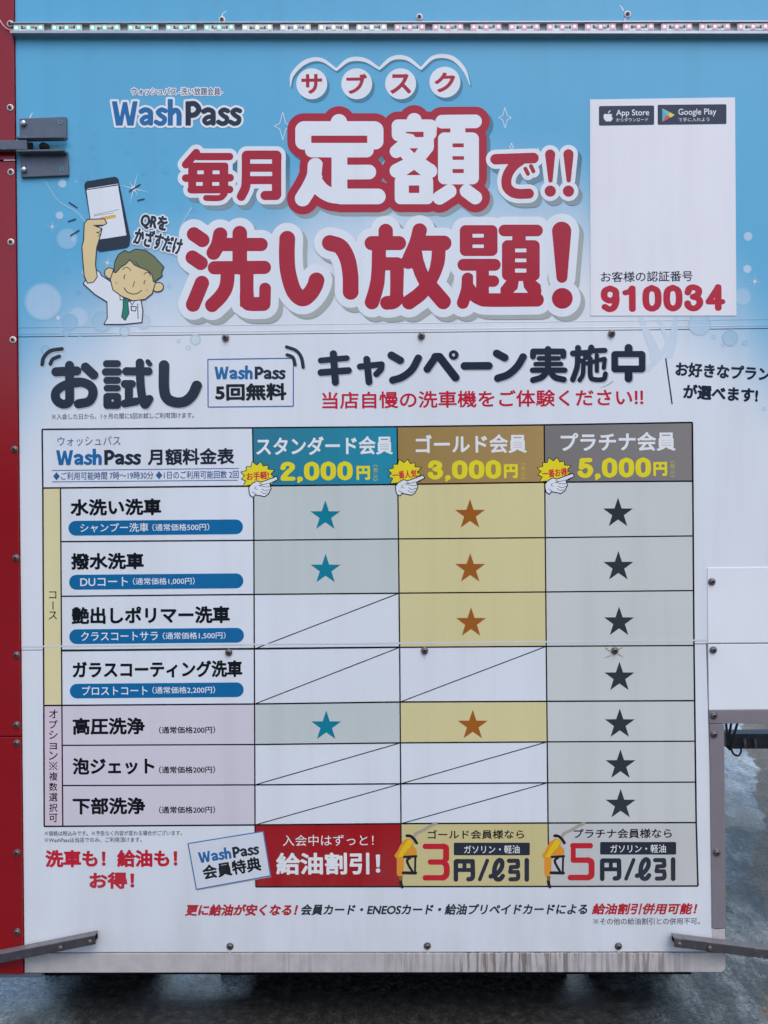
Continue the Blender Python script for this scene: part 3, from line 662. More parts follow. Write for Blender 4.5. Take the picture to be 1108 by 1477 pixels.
def washpass(x0, x1, y0, y1, ca_, cb_, lay, out=0., ocol=None, rot=0., h=.45, between=0.):
    """the two-tone logo word; cap top y0, baseline y1 before turning about the centre"""
    A1, A2 = Art(), Art()
    def W_(A, o): A.poly([(o+x, y) for x, y in [(0, 0), (21, 0), (33, 62), (45, 3), (62, 3), (73, 62), (85, 0), (105, 0), (88, 98), (63, 98), (53, 47), (43, 98), (17, 98)]])
    def a_(A, o): A.curve([(o+11, 41), (o+28, 34), (o+47, 42), (o+49, 60), (o+49, 88)], 10.5).curve([(o+48, 62), (o+26, 64), (o+13, 77), (o+24, 89), (o+47, 80)], 9)
    def s_(A, o): A.curve([(o+42, 39), (o+26, 34), (o+12, 44), (o+24, 58), (o+38, 68), (o+36, 84), (o+20, 90), (o+4, 83)], 9.5)
    def h_(A, o): A.rr(o, -9, o+21, 98, 2).curve([(o+12, 52), (o+30, 36), (o+45, 48), (o+46, 88)], 10.5).rr(o+35.5, 60, o+56.5, 98, 2)
    def P_(A, o): A.rr(o, 0, o+22, 98, 2).curve([(o+12, 11), (o+38, 11), (o+54, 32), (o+38, 54), (o+12, 56)], 11)
    W_(A1, 0); a_(A1, 108); s_(A1, 175); h_(A1, 226); P_(A2, 298); a_(A2, 361); s_(A2, 427); s_(A2, 476)
    k_ = (x1-x0)/523.; ky = (y1-y0)/98.; out_ = []; c_, q_ = math.cos(math.radians(rot)), math.sin(math.radians(rot)); cx, cy = (x0+x1)/2, (y0+y1)/2
    def mp(V):
        u = x0+V[:, 0]*k_-cx; v = y0+V[:, 1]*ky-cy; return np.stack([cx+c_*u-q_*v, cy+q_*u+c_*v], 1)
    if out:
        B = Art(); B.add = A1.add+A2.add; g = grid(B.bbox(), h/k_, out/k_+1); V, P = msq(g, B.field(g)-out/k_); out_.append((mp(V), P, ocol, lay-.6))
    for A, c in ((A1, ca_), (A2, cb_)):
        g = grid(A.bbox(), h/k_, 2); V, P = msq(g, A.field(g)); out_.append((mp(V), P, c, lay))
    return out_
DIG = {
 '0': lambda A, o, r: A.curve([(o+30, 11), (o+46, 22), (o+50, 50), (o+46, 78), (o+30, 89), (o+14, 78), (o+10, 50), (o+14, 22), (o+30, 11)], r),
 '1': lambda A, o, r: A.line([(o+34, 12), (o+34, 89)], r).curve([(o+12, 28), (o+24, 24), (o+33, 13)], r*.9),
 '2': lambda A, o, r: A.curve([(o+11, 33), (o+17, 16), (o+32, 11), (o+47, 20), (o+46, 36), (o+30, 55), (o+14, 78), (o+12, 88)], r).line([(o+12, 89), (o+50, 89)], r),
 '3': lambda A, o, r: A.curve([(o+11, 30), (o+17, 14), (o+31, 11), (o+45, 20), (o+43, 38), (o+28, 46)], r).curve([(o+28, 46), (o+45, 54), (o+49, 71), (o+38, 87), (o+24, 89), (o+12, 80), (o+10, 70)], r),
 '4': lambda A, o, r: A.line([(o+41, 11), (o+41, 89)], r).line([(o+41, 11), (o+10, 65)], r*.9).line([(o+10, 66), (o+54, 66)], r*.9),
 '5': lambda A, o, r: A.line([(o+18, 11), (o+47, 11)], r).line([(o+18, 12), (o+14, 48)], r).curve([(o+14, 48), (o+28, 39), (o+44, 46), (o+50, 64), (o+40, 85), (o+24, 89), (o+12, 81), (o+9, 73)], r),
 '9': lambda A, o, r: A.curve([(o+30, 11), (o+46, 20), (o+49, 34), (o+44, 50), (o+30, 57), (o+15, 49), (o+11, 34), (o+15, 19), (o+30, 11)], r).curve([(o+49, 36), (o+49, 60), (o+42, 82), (o+27, 89), (o+13, 80)], r),
 ',': lambda A, o, r: A.line([(o+12, 89), (o+13, 92)], r*1.05).line([(o+13, 92), (o+6, 107)], r*.9, r*.4)}
def figures(word, x0, x1, y0, y1, col, lay, r=11.5, h=.45, gap=66):
    """bold round figures; y0..y1 is the height of a nought"""
    A = Art(); o = 0
    for c in word: DIG[c](A, o, r); o += 29 if c == ',' else gap
    b = A.bbox(); kx = (x1-x0)/(b[2]-b[0]); ky = (y1-y0)/100.; g = grid(b, h/kx, 2); V, P = msq(g, A.field(g)); cx, cy = (x0+x1)/2, (y0+y1)/2
    V = np.stack([x0+(V[:, 0]-b[0])*kx, y0+V[:, 1]*ky], 1); V[:, 1] += slope(cy)*(V[:, 0]-cx); V[:, 0] += .0098*(V[:, 1]-cy)
    return [(V, P, col, lay)]
# ---- logo ----
LG = pig('#C8D1E2')
parts = T('ウォッシュパス -洗い放題会員-', 190, 321, 126.5, 137.5, pig('#2D3F66'), 5, .012, extra=[(1.3, LG, 4, 0, 0)], rot=0, h=.35)
parts += washpass(161.5, 348, 146.2, 181.5, BLUE, NAVY, 6, 3.0, LG)
flat('logo_lettering', parts, up, 'blue and navy logo word with white outline, upper left')
# ---- QR caption beside the cartoon ----
parts = T('QRを', 203, 242, 309, 333, NAVY, 16, .05, extra=[(1.8, LG, 15, 0, 0)], rot=10)
parts += T('かざすだけ', 193.5, 264, 334.5, 361, NAVY, 17, .045, extra=[(1.8, LG, 15.4, 0, 0)], rot=14)
flat('caption_lettering', parts, up, 'tilted navy caption beside the cartoon phone')
# ---- cartoon of a man holding up a phone (print) ----
SKIN, HAIR, INK, TIE = pig('#C2B58C'), pig('#626B4B'), pig('#1C2638'), pig('#1D7265')
parts = []
def ca(): return Art(0, 230, 3.693)
k = [16.]
def put(a, col, h=.5, grow=0.): k[0] += .12; parts.append(art(a, col, k[0], h, grow))
def inked(a, col, ink=4.2, h=.5): put(a, INK, h, ink/3.693/2+.35); put(a, col, h, -ink/3.693/2)
ph = ca(); ph.poly([(475, 140), (610, 117), (672, 420), (668, 448), (540, 468), (525, 440)], grow=24); put(ph, NAVY)
sc = ca(); sc.poly([(462, 165), (630, 140), (675, 405), (500, 432)]); put(sc, WHITE)
ln = ca().line([(468, 158), (630, 132)], 1.6).line([(470, 166), (632, 141)], 1.4); put(ln, LG, .4)
ln = ca().line([(502, 296), (635, 268)], 1.3).line([(502, 302), (605, 285)], 1.3); put(ln, GREY, .4)
b_ = ca().line([(542, 318), (610, 304)], 9); put(b_, pig('#C49A4C'), .4)
shirt = Art(20, 300, 4.432); shirt.poly([(452, 478), (530, 400), (548, 412), (560, 435), (615, 472), (660, 520), (680, 560), (730, 600), (812, 592), (824, 660), (818, 730), (700, 742), (582, 742), (602, 705), (600, 600), (520, 550), (450, 485)], grow=2)
inked(shirt, WHITE, 4)
arm_ = ca(); arm_.poly([(455, 345), (470, 325), (555, 322), (565, 340), (545, 350), (500, 352), (512, 360), (540, 372), (535, 395), (528, 420), (512, 470), (505, 560), (515, 625), (498, 650), (470, 655), (455, 620), (448, 540), (443, 465), (452, 430)], grow=4)
inked(arm_, SKIN)
put(ca().line([(498, 352), (553, 350)], 2).curve([(510, 358), (540, 368), (530, 388), (515, 388)], 2).curve([(515, 388), (535, 400), (522, 412)], 1.8), INK, .4)
ears = ca(); ears.line([(585, 605), (590, 610)], 26).line([(838, 682), (848, 680)], 23); inked(ears, SKIN)
head = ca(); head.poly([(615, 590), (640, 560), (690, 545), (760, 565), (810, 610), (820, 660), (805, 710), (770, 738), (710, 745), (650, 720), (610, 690), (598, 640)], grow=8); inked(head, SKIN)
hair = ca(); hair.poly([(612, 600), (616, 550), (635, 510), (665, 490), (690, 500), (725, 482), (775, 488), (820, 520), (870, 575), (858, 600), (862, 620), (822, 650), (815, 615), (790, 590), (745, 572), (720, 560), (693, 530), (670, 555), (640, 575), (618, 600)], grow=3); inked(hair, HAIR)
face = ca(); face.curve([(668, 615), (663, 627), (664, 637)], 2.4).curve([(775, 645), (769, 655), (770, 665)], 2.4).curve([(655, 588), (672, 575), (690, 582), (697, 595)], 2).curve([(768, 615), (780, 602), (795, 605), (803, 622)], 2)
face.curve([(718, 650), (714, 665), (709, 680)], 2).curve([(663, 685), (680, 708), (712, 718), (738, 712), (755, 698)], 2.6).curve([(722, 540), (735, 560), (745, 570)], 1.6); put(face, INK, .4)
put(ca().dot((622, 658), 8).dot((784, 697), 7), pig('#BB9B80'), .5)
tie = ca(); tie.poly([(660, 748), (685, 745), (680, 768), (686, 820), (668, 855), (652, 840), (660, 790)], grow=2); inked(tie, TIE, 3, .4)
ext = ca(); ext.line([(640, 722), (642, 750)], 2).line([(642, 750), (672, 745)], 2).line([(690, 750), (705, 775)], 2).line([(705, 775), (722, 752)], 2).line([(735, 770), (737, 850)], 2).line([(700, 783), (728, 786)], 2.4).line([(728, 786), (724, 808)], 2.4).line([(724, 808), (702, 806)], 2.4).line([(702, 806), (700, 783)], 2.4); put(ext, INK, .4)
fl = ca().line([(370, 230), (412, 257)], 3).line([(365, 332), (405, 318)], 3).line([(378, 406), (423, 378)], 3).line([(690, 171), (748, 134)], 3).line([(735, 219), (770, 211)], 3); put(fl, INK, .4)
flat('cartoon_print', parts, up, 'printed cartoon man in white shirt and green tie raising a phone')

# ---- middle band ----
GSH = pig('#9CA4B2')
ota = Art(60, 495, 4.617)
ota.line([(97, 191), (235, 185)], 31).line([(187, 148), (188, 385)], 30).curve([(250, 262), (160, 278), (100, 320), (97, 372), (135, 404), (175, 400), (188, 375)], 30).curve([(200, 262), (275, 262), (330, 290), (343, 340), (315, 388), (247, 404)], 31).line([(293, 160), (348, 212)], 31)
shi = Art(60, 495, 4.617)
for y, x0, x1, r in ((137, 434, 505, 24), (192, 427, 512, 25), (248, 436, 505, 24), (300, 436, 506, 22)): shi.line([(x0, y), (x1, y)], r)
shi.rr(412, 332, 530, 438, 24).dot((474, 382), 8, sub=True)
shi.line([(566, 188), (712, 188)], 28).curve([(655, 130), (660, 280), (675, 380), (692, 410), (718, 372)], 28).line([(708, 122), (722, 140)], 16).line([(556, 272), (602, 272)], 27).line([(582, 272), (582, 390)], 27).line([(555, 402), (630, 388)], 27)
shi2 = Art(60, 495, 4.617); shi2.curve([(816, 148), (816, 300), (835, 365), (890, 394), (955, 388), (1005, 345), (1034, 284)], 35)
arcs = Art(60, 495, 4.617); arcs.curve([(5, 142), (16, 95), (60, 52), (136, 38)], 13).curve([(60, 138), (75, 108), (118, 88)], 13)
arcs2 = Art(0, 470, 2.462); arcs2.curve([(1018, 75), (1052, 88), (1070, 112), (1077, 147)], 6).curve([(1020, 103), (1040, 112), (1048, 138)], 6)
headline('trial_lettering', [ota, shi, shi2, arcs, arcs2], [(.2, GSH, 2, 1.0, 1.4), (0, NAVY, 3, 0, 0)], mid, 'thick navy trial lettering with curved shake marks', .55)
cb = Art(450, 490, 4.432)
cb.line([(57, 133), (222, 118)], 19).line([(58, 210), (233, 197)], 22).line([(137, 90), (150, 272)], 23).line([(307, 172), (445, 158)], 20).curve([(445, 160), (440, 190), (412, 220)], 20).line([(350, 125), (365, 270)], 22)
cb.line([(508, 100), (564, 132)], 25).curve([(680, 118), (640, 190), (580, 238), (517, 259)], 24).line([(737, 188), (790, 112)], 24).line([(790, 112), (815, 112)], 28).line([(815, 110), (918, 242)], 26).line([(975, 168), (1130, 167)], 25)
cb.dot((906, 98), 31).dot((905, 97), 10, sub=True)
cc = Art(690, 490, 4.432)
cc.line([(118, 88), (168, 115)], 25).curve([(286, 110), (250, 170), (192, 222), (124, 247)], 24)
cc.line([(445, 60), (445, 200)], 20).line([(352, 76), (540, 76)], 20).line([(350, 76), (350, 108)], 19).line([(543, 78), (543, 105)], 19).line([(388, 120), (512, 120)], 15).line([(366, 156), (528, 156)], 15).line([(347, 195), (552, 195)], 18).curve([(442, 200), (405, 240), (350, 258)], 20).curve([(455, 200), (490, 240), (545, 255)], 20)
cc.line([(637, 52), (637, 80)], 19).line([(604, 88), (690, 84)], 19).curve([(635, 90), (632, 170), (604, 255)], 18).line([(640, 135), (672, 135)], 15).curve([(672, 138), (668, 220), (648, 258)], 15).curve([(722, 50), (712, 80), (688, 112)], 19).line([(722, 72), (808, 68)], 17)
cc.line([(695, 152), (806, 122)], 14).line([(808, 125), (802, 180)], 14).line([(757, 100), (757, 200)], 14).curve([(716, 122), (716, 230), (740, 254), (800, 252), (812, 218)], 16)
cc.rr(850, 72, 1068, 210, 24).rr(893, 112, 1026, 165, 4, sub=True).line([(960, 52), (960, 248)], 25)
headline('campaign_lettering', [cb, cc], [(.2, GSH, 2, 1.2, 1.4), (0, NAVY, 3, 0, 0)], mid, 'thick navy campaign lettering in the middle band', .5)
CRIM = pig('#A8203A')
flat('tagline_lettering', T('当店自慢の洗車機をご体験ください‼', 464.7, 928, 563, 587.5, CRIM, 2, .018), mid, 'thin red tagline under the campaign lettering')
parts = T('※入会した日から、1ヶ月の間に5回お試しご利用頂けます。', 75, 280, 595.8, 604.2, GREY, 2, .012, h=.3)
flat('small_print', parts, mid)
parts = []
q = [(300, 518.5), (423.3, 516.6), (423.3, 586), (300.4, 587.2)]
for i in range(4): parts.append(pline(q[i], q[(i+1) % 4], 1.6, pig('#3A62A0'), 2+.1*i))
parts += washpass(309.5, 411.5, 528.8, 547, BLUE, NAVY, 3) + T('5回無料', 310.7, 413.5, 553, 577.6, BLK, 3, .04)
flat('offer_box_lettering', parts, mid, 'blue outlined box announcing five free washes')
parts = T('お好きなプラン', 974.5, 1112, 525.5, 546.5, NAVY, 2, .04, rot=3.2) + T('が選べます!', 985.5, 1093.5, 556.5, 578, NAVY, 2, .04, rot=3.2)
a = Art(); a.line([(960.4, 517.7), (969.5, 582.4)], .95); parts.append(art(a, NAVY, 2, .4))
flat('plan_lettering', parts, mid, 'tilted navy lettering beside a slanted stroke at the right edge')

# ================================================================== PRICE TABLE
XT = {0: [(619, 61), (704, 62), (1017, 63.4), (1190, 64), (1280, 65)], 1: [(704, 87.5), (1017, 89.5), (1190, 90.8)], 2: [(617, 364.5), (700, 366), (1015, 367.3), (1189, 368), (1280, 369.2)],
      3: [(615, 573), (933, 576.6), (1187, 578.5), (1280, 578.9)], 4: [(612, 785), (933, 788), (1187, 790.6), (1280, 792)], 5: [(609, 998.7), (933, 1001), (1187, 1004.2), (1280, 1006.8)]}
RY = [[(61, 619.3), (365, 617), (573, 615.5), (785, 612.9), (999, 609.3)], [(61, 704), (366, 701), (574, 698.8), (786, 695.6), (1000, 694)], [(90, 781.2), (366, 779.3), (574, 777.3), (786, 775.5), (1000, 773)],
      [(90, 860), (366, 857.3), (576, 855.5), (787, 853.8), (1001, 851.8)], [(90, 938.7), (366, 936), (577, 933.6), (788, 932.2), (1001, 931)], [(61, 1017.6), (367, 1015.4), (577, 1012.5), (789, 1011.5), (1002, 1010.6)],
      [(90, 1075), (367, 1073.8), (577, 1071.4), (789, 1070), (1003, 1069)], [(90, 1133), (367, 1132), (577, 1130.4), (790, 1129), (1003, 1128)], [(61, 1191.9), (367, 1189.8), (578, 1187.9), (790, 1187), (1004, 1186.4)],
      [(61, 1280), (369, 1279), (578, 1278.7), (791, 1278.4), (1007, 1277.8)]]
def gx(c, y): return float(np.interp(y, [p[0] for p in XT[c]], [p[1] for p in XT[c]]))
def node(c, r):
    x = 500
    for _ in range(4): y = float(np.interp(x, [p[0] for p in RY[r]], [p[1] for p in RY[r]])); x = gx(c, y)
    return (x, y)
def cellq(c0, c1, r0, r1): return [node(c0, r0), node(c1, r0), node(c1, r1), node(c0, r1)]
gp = []
def rule(c0, r0, c1, r1, wd=1.5):
    wd *= 1.3
    if c0 == c1:
        for r in range(r0, r1): gp.append(pline(node(c0, r), node(c0, r+1), wd, BLK, 2+.1*(c0 % 2)))
    else:
        for c in range(c0, c1): gp.append(pline(node(c, r0), node(c+1, r0), wd, BLK, 2.4+.1*(c % 2)))
for r in (0, 1, 5, 8): rule(0, r, 5, r, 1.7)
for r in (2, 3, 4, 6, 7): rule(1, r, 5, r)
rule(2, 9, 5, 9, 1.7); rule(0, 0, 0, 8, 1.7); rule(1, 1, 1, 8); rule(2, 0, 2, 9); rule(3, 0, 3, 9); rule(4, 0, 4, 9); rule(5, 0, 5, 9, 1.9)
DIAG = [(2, 3), (2, 4), (3, 4), (2, 6), (3, 6), (2, 7), (3, 7)]
for c, r in DIAG: gp.append(pline(node(c, r+1), node(c+1, r), 1.3, BLK, 2.8))
tab = flat('price_table', gp, mc, 'black ruled table of wash courses against three membership plans')
STD, GLD, PLT = pig('#AAB8C1'), pig('#BAB992'), pig('#B0BBC3')
def cell(q, col, label):
    n = 7; u = np.linspace(0, 1, n+1); (a, b, c, d) = [np.array(p) for p in q]
    V = np.array([(a*(1-s)+b*s)*(1-t)+(d*(1-s)+c*s)*t for t in u for s in u])
    P = [(j*(n+1)+i, j*(n+1)+i+1, (j+1)*(n+1)+i+1, (j+1)*(n+1)+i) for j in range(n) for i in range(n)]
    return flat('table_cell', [(V, P, col, .8)], tab, label)
def grad(q, c0, c1):
    x0, x1 = q[0][0], q[1][0]
    return lambda x, y: c0+(c1-c0)*np.clip((x-x0)/(x1-x0), 0, 1)[..., None]
q = cellq(2, 3, 0, 1); cell(q, grad(q, pig('#2A6F8C'), pig('#2380A0')), 'teal heading cell')
q = cellq(3, 4, 0, 1); cell(q, grad(q, pig('#88754A'), pig('#948058')), 'brown gold heading cell')
q = cellq(4, 5, 0, 1); cell(q, grad(q, pig('#6B6C71'), pig('#75767A')), 'grey heading cell')
cell(cellq(0, 1, 1, 5), pig('#C0BF9C'), 'pale yellow category cell'); cell(cellq(0, 1, 5, 8), pig('#B9B2C6'), 'pink category cell')
for r in (1, 2, 5): cell(cellq(2, 3, r, r+1), STD, 'pale blue grey cell')
for r in (1, 2, 3, 5): cell(cellq(3, 4, r, r+1), GLD, 'straw yellow cell')
for r in range(1, 8): cell(cellq(4, 5, r, r+1), PLT, 'cool grey cell')
for r in (5, 6, 7): cell(cellq(1, 2, r, r+1), pig('#B6B9CC'), 'pale pink cell')
cell(cellq(2, 3, 8, 9), DRED, 'red cell'); cell(cellq(3, 4, 8, 9), pig('#B3AF84'), 'yellow discount cell'); cell(cellq(4, 5, 8, 9), pig('#ACB5BE'), 'grey discount cell')
ST = {'s': (pig('#06728F'), 'teal star'), 'g': (pig('#8A5422'), 'brown star'), 'p': (pig('#2C323D'), 'dark grey star')}
for kd, x, y in [('s', 469.4, 743), ('g', 678, 741), ('p', 891.5, 739), ('s', 469.8, 820), ('g', 678.3, 819), ('p', 892, 816), ('g', 679.5, 897), ('p', 893, 896), ('p', 893.5, 975.5), ('s', 470.7, 1046), ('g', 682, 1045), ('p', 894, 1043), ('p', 895, 1102), ('p', 895.3, 1159)]:
    pts = [(x+(22.8 if i % 2 == 0 else 8.9)*math.sin(math.pi*i/5), y-(22.8 if i % 2 == 0 else 8.9)*math.cos(math.pi*i/5)+1.5) for i in range(10)]
    flat('star', [fan(pts, (x, y+1.5), ST[kd][0], 2)], tab, ST[kd][1])
def L(s, x0, x1, y0, y1, col, bold=0., lay=3, name='lettering', label=None, **kw):
    return flat(name, T(s, x0, x1, y0, y1, col, lay, bold, **kw), tab, label)
WH = pig('#C9D1DE')
L('スタンダード会員', 369.8, 566.7, 629.5, 656.5, WH, .026); L('ゴールド会員', 599.6, 759.9, 626.5, 654, WH, .026); L('プラチナ会員', 808.7, 974.5, 623.5, 651, WH, .026)
for s, x0, x1, y0, y1, ya, dx in (('2,000', 404.4, 508.8, 665, 698, 672, 0), ('3,000', 617, 723, 663, 696.5, 669.5, 213), ('5,000', 832.9, 939, 659.5, 693.5, 666.3, 428.5)):
    p = figures(s, x0, x1, y0+.6, (693.2, 691.2, 689)[int(dx > 0)+int(dx > 300)], YEL, 3, 10.6) + T('円', 514.4+dx-(0 if dx == 0 else .4), 533.8+dx, ya, ya+20.3, YEL, 3, .045)
    for i, c in enumerate('税込'): p += T(c, 538.6+dx, 545+dx, ya+2.6+8*i, ya+9.6+8*i, pig('#A9A848'), 3, 0, rot=0, h=.3)
    bx_ = 541.6+dx; a = Art(); a.curve([(bx_-3, ya+.8), (bx_, ya-1.2), (bx_+3, ya+.8)], .45).curve([(bx_-3, ya+19.4), (bx_, ya+21.4), (bx_+3, ya+19.4)], .45); p.append(art(a, pig('#A9A848'), 3, .3))
    flat('price_lettering', p, tab, 'yellow price figures')
# burst badges with pointing hands
def badge(cx, cy, word, wx0, wx1, wy0, wy1, hx, hy):
    p = []; n = 13; rs = [1, .93, 1.04, .9, 1.02, .96, 1, .9, 1.05, .94, 1, .92, 1.03]
    pts = []
    for i in range(2*n):
        an = 2*math.pi*i/(2*n)-1.4; r = (rs[i//2] if i % 2 == 0 else .74); pts.append((cx+25*r*math.cos(an), cy+21*r*math.sin(an)))
    a = Art(); a.poly(pts); p.append(art(a, BLK, 5, .45, .9)); p.append(art(a, YEL, 5.4, .45, -.1))
    p += T(word, wx0, wx1, wy0, wy1, pig('#B02338'), 6, .03, rot=-5, h=.32)
    H = lambda: Art(hx-75/3.957, hy-305/3.957, 3.957)
    h_ = H(); h_.poly([(80, 392), (78, 370), (95, 350), (120, 335), (145, 342), (232, 310), (238, 322), (190, 345), (196, 360), (200, 375), (192, 390), (185, 405), (165, 418), (140, 412), (110, 408), (100, 422), (85, 412)], grow=3)
    p.append(art(h_, BLK, 6.6, .4, .7)); p.append(art(h_, WHITE, 7, .4, -.6))
    d = H(); d.curve([(130, 358), (160, 352), (178, 348), (190, 345)], 1.5).curve([(150, 362), (178, 366), (196, 362)], 1.5).curve([(150, 378), (170, 388), (195, 380)], 1.5).curve([(145, 392), (160, 404), (185, 400)], 1.5).curve([(138, 345), (150, 352), (140, 362)], 1.5).curve([(95, 395), (108, 402), (118, 408)], 1.5).curve([(118, 362), (110, 375), (125, 380)], 1.2)
    p.append(art(d, BLK, 7.4, .35)); return p
flat('badge_print', badge(372, 687, 'お手軽!', 355.7, 388, 680.5, 692, 359, 687), tab, 'yellow burst with pointing hand left of the teal heading')
flat('badge_print', badge(584, 683.5, '一番人気!', 566, 603.5, 678.5, 690, 570.5, 685), tab, 'yellow burst with pointing hand left of the brown heading')
flat('badge_print', badge(799.5, 681, '一番お得!', 782, 820, 676, 688, 786, 682.5), tab, 'yellow burst with pointing hand left of the grey heading')
# table title
L('ウォッシュパス', 83.3, 173.8, 629.3, 643, pig('#365C94'), .0, label='thin blue reading above the table title')
p = washpass(81.2, 203, 649.2, 670.5, BLUE, NAVY, 3, rot=-.3)+T('月額料金表', 213.2, 338, 646.5, 670.5, NAVY, 3, .03)
p += [pline((75, 678.6), (345, 675.5), 1, pig('#3A62A0'), 3), pline((75.4, 695), (343, 692.6), 1, pig('#3A62A0'), 3)]
p += T('◆ご利用可能時間 7時〜19時30分 ◆1日のご利用可能回数 2回', 77, 344.4, 679.8, 691.5, pig('#2F5590'), 3, .008, h=.35)
flat('title_lettering', p, tab, 'blue and navy table title with opening times')
for s, x1, y0, y1 in (('水洗い洗車', 232.7, 719.4, 743.4), ('撥水洗車', 207.7, 797.5, 821.3), ('艶出しポリマー洗車', 331.6, 874.6, 899.6), ('ガラスコーティング洗車', 349.6, 953, 977.4), ('高圧洗浄', 209, 1035, 1059.6), ('泡ジェット', 223, 1092.8, 1117), ('下部洗浄', 209.7, 1150, 1174.6)):
    L(s, {719.4: 101.8, 797.5: 102.8, 874.6: 103.5}.get(y0, 105), x1, y0, y1, BLK, .036, label='black course name')
for (y0, y1, xa, xb, s1, a0, a1, s2, b0, b1) in ((749.8, 771.8, 99, 350.6, 'シャンプー洗車', 116, 214.4, '（通常価格500円）', 220, 302), (827.6, 849.8, 100, 351.2, 'DUコート', 116, 184.6, '（通常価格1,000円）', 192, 281),
                                                (906.2, 928.2, 100.2, 352, 'クラスコートサラ', 117, 228, '（通常価格1,500円）', 235, 325.5), (984.8, 1006.6, 101, 351.6, 'プロストコート', 118.5, 213, '（通常価格2,200円）', 220, 310.5)):
    a = Art(); cy = (y0+y1)/2; r = (y1-y0)/2-.4; a.line([(xa+r, cy+1), (xb-r, cy-1)], r); p = [art(a, PILL, 3, .5)]
    p += T(s1, a0, a1, cy-6.3, cy+6.7, WH, 4, .008, h=.35)+T(s2, b0, b1, cy-5.6, cy+4.8, WH, 4, .005, h=.33); flat('course_pill', p, tab, 'blue rounded bar with white course name and usual price')
for y0 in (1047.6, 1105, 1162.8): L('（通常価格200円）', 229.5, 310.5, y0, y0+10.4, BLK, .018, h=.35)
p = T('コ', 71, 81.5, 853, 863.5, BLK, 3, .005, h=.35, rot=0)+[pline((76.6, 867.5), (76.8, 879.5), 1.4, BLK, 3)]+T('ス', 70.5, 82.5, 882, 893.5, BLK, 3, .005, h=.35, rot=0)
flat('lettering', p, tab, 'vertical category name on yellow')
p = []
for i, c in enumerate('オプション※複数選択可'):
    y = 1023.6+15*i; sm = c == 'ョ'; p += T(c, 71.0+(.6 if sm else 0), 83.3-(1 if sm else 0), y+(3 if sm else 0), y+12.3, BLK, 3, .01, h=.35, rot=0)
flat('lettering', p, tab, 'vertical option heading on pink')
# bottom row
WB = (.9, pig('#B0203A'), 2.6, 0, 0)
L('入会中はずっと！', 408, 539, 1204, 1220, WH, .0); L('給油割引！', 398.5, 548.7, 1229.6, 1261.4, WH, .032)
L('ゴールド会員様なら', 617, 756, 1196.8, 1210, BLK, .018); L('プラチナ会員様なら', 827.5, 969, 1195.2, 1209, BLK, .018)
def liter(ox, oy, dig, label):
    p = []; a = Art(560+ox, 1180+oy, 4.617)
    if dig == '3': a.line([(247, 188), (362, 188)], 18).curve([(362, 188), (384, 196), (386, 225), (386, 270)], 20).line([(386, 270), (372, 292)], 18).line([(282, 292), (372, 292)], 18).curve([(372, 294), (388, 320), (388, 375), (366, 396)], 20).line([(366, 397), (247, 397)], 18)
    else: a.line([(255, 188), (372, 188)], 18).line([(258, 188), (258, 280)], 17).line([(258, 284), (360, 284)], 18).curve([(355, 284), (378, 296), (380, 340), (378, 385), (355, 400)], 20).line([(355, 400), (240, 400)], 19)
    p.append(art(a, pig('#A8192A'), 3.4, .5))
    b = Art(560+ox, 1180+oy, 4.617); b.rr(437, 163, 943, 247, 8); p.append(art(b, NAVY, 3, .5)); p += T('ガソリン・軽油', 669.4+ox, 749.5+ox, 1219+oy, 1231+oy, WH, 4, .008, h=.35)
    c = Art(560+ox, 1180+oy, 4.617); c.line([(451, 408), (451, 290)], 13).line([(455, 287), (560, 287)], 13).curve([(562, 287), (564, 380), (556, 402), (535, 406)], 13).line([(508, 290), (508, 345)], 11).line([(455, 345), (560, 345)], 11)
    c.line([(660, 282), (610, 408)], 10).curve([(683, 388), (722, 372), (755, 330), (758, 290), (738, 280), (715, 310), (706, 365), (718, 402), (745, 406), (763, 385)], 13)
    c.line([(804, 284), (858, 284)], 12).curve([(862, 284), (864, 318), (858, 322)], 12).line([(858, 324), (818, 326)], 12).line([(818, 326), (812, 356)], 11).line([(812, 358), (858, 358)], 11).curve([(862, 358), (866, 385), (858, 404), (815, 407)], 12).line([(923, 280), (923, 408)], 13)
    p.append(art(c, NAVY, 3.2, .45, .5)); flat('price_lettering', p, tab, label)
liter(0, 0, '3', 'red three with yen per litre discount'); liter(211, -1, '5', 'red five with yen per litre discount')
def nozzle(ox, oy, label):
    N = lambda: Art(560+ox, 1185+oy, 13.85); p = []
    a = N(); a.curve([(525, 295), (560, 240), (700, 170), (860, 80), (960, 35)], 30); p.append(art(a, pig('#92908C'), 6, .4))
    a = N(); a.poly([(130, 680), (190, 590), (290, 400), (400, 340), (510, 400), (480, 470), (560, 560), (560, 660), (320, 680), (310, 730), (300, 1000), (290, 1080), (200, 1080), (180, 1040), (180, 740)], grow=8); p.append(art(a, pig('#C4862A'), 6.4, .4))
    a = N(); a.poly([(200, 700), (310, 500), (400, 370), (490, 400), (430, 500), (330, 600), (280, 690)], grow=10); p.append(art(a, pig('#D2B01C'), 6.8, .4))
    a = N(); a.curve([(375, 280), (450, 290), (520, 350), (570, 425)], 28).line([(320, 705), (560, 690)], 24).line([(545, 690), (535, 1030)], 20).line([(300, 1020), (550, 1025)], 30).curve([(440, 720), (380, 770), (400, 850), (480, 990)], 24).curve([(250, 1190), (260, 1250), (280, 1300)], 32)
    p.append(art(a, BLK, 7.2, .4))
    a = N(); a.poly([(215, 1090), (290, 1090), (285, 1175), (225, 1175)]); p.append(art(a, pig('#6B5A38'), 7.3, .4))
    flat('nozzle_print', p, tab, label)
nozzle(0, 0, 'orange fuel nozzle printed at the yellow discount cell'); nozzle(213, 0, 'orange fuel nozzle printed at the grey discount cell')
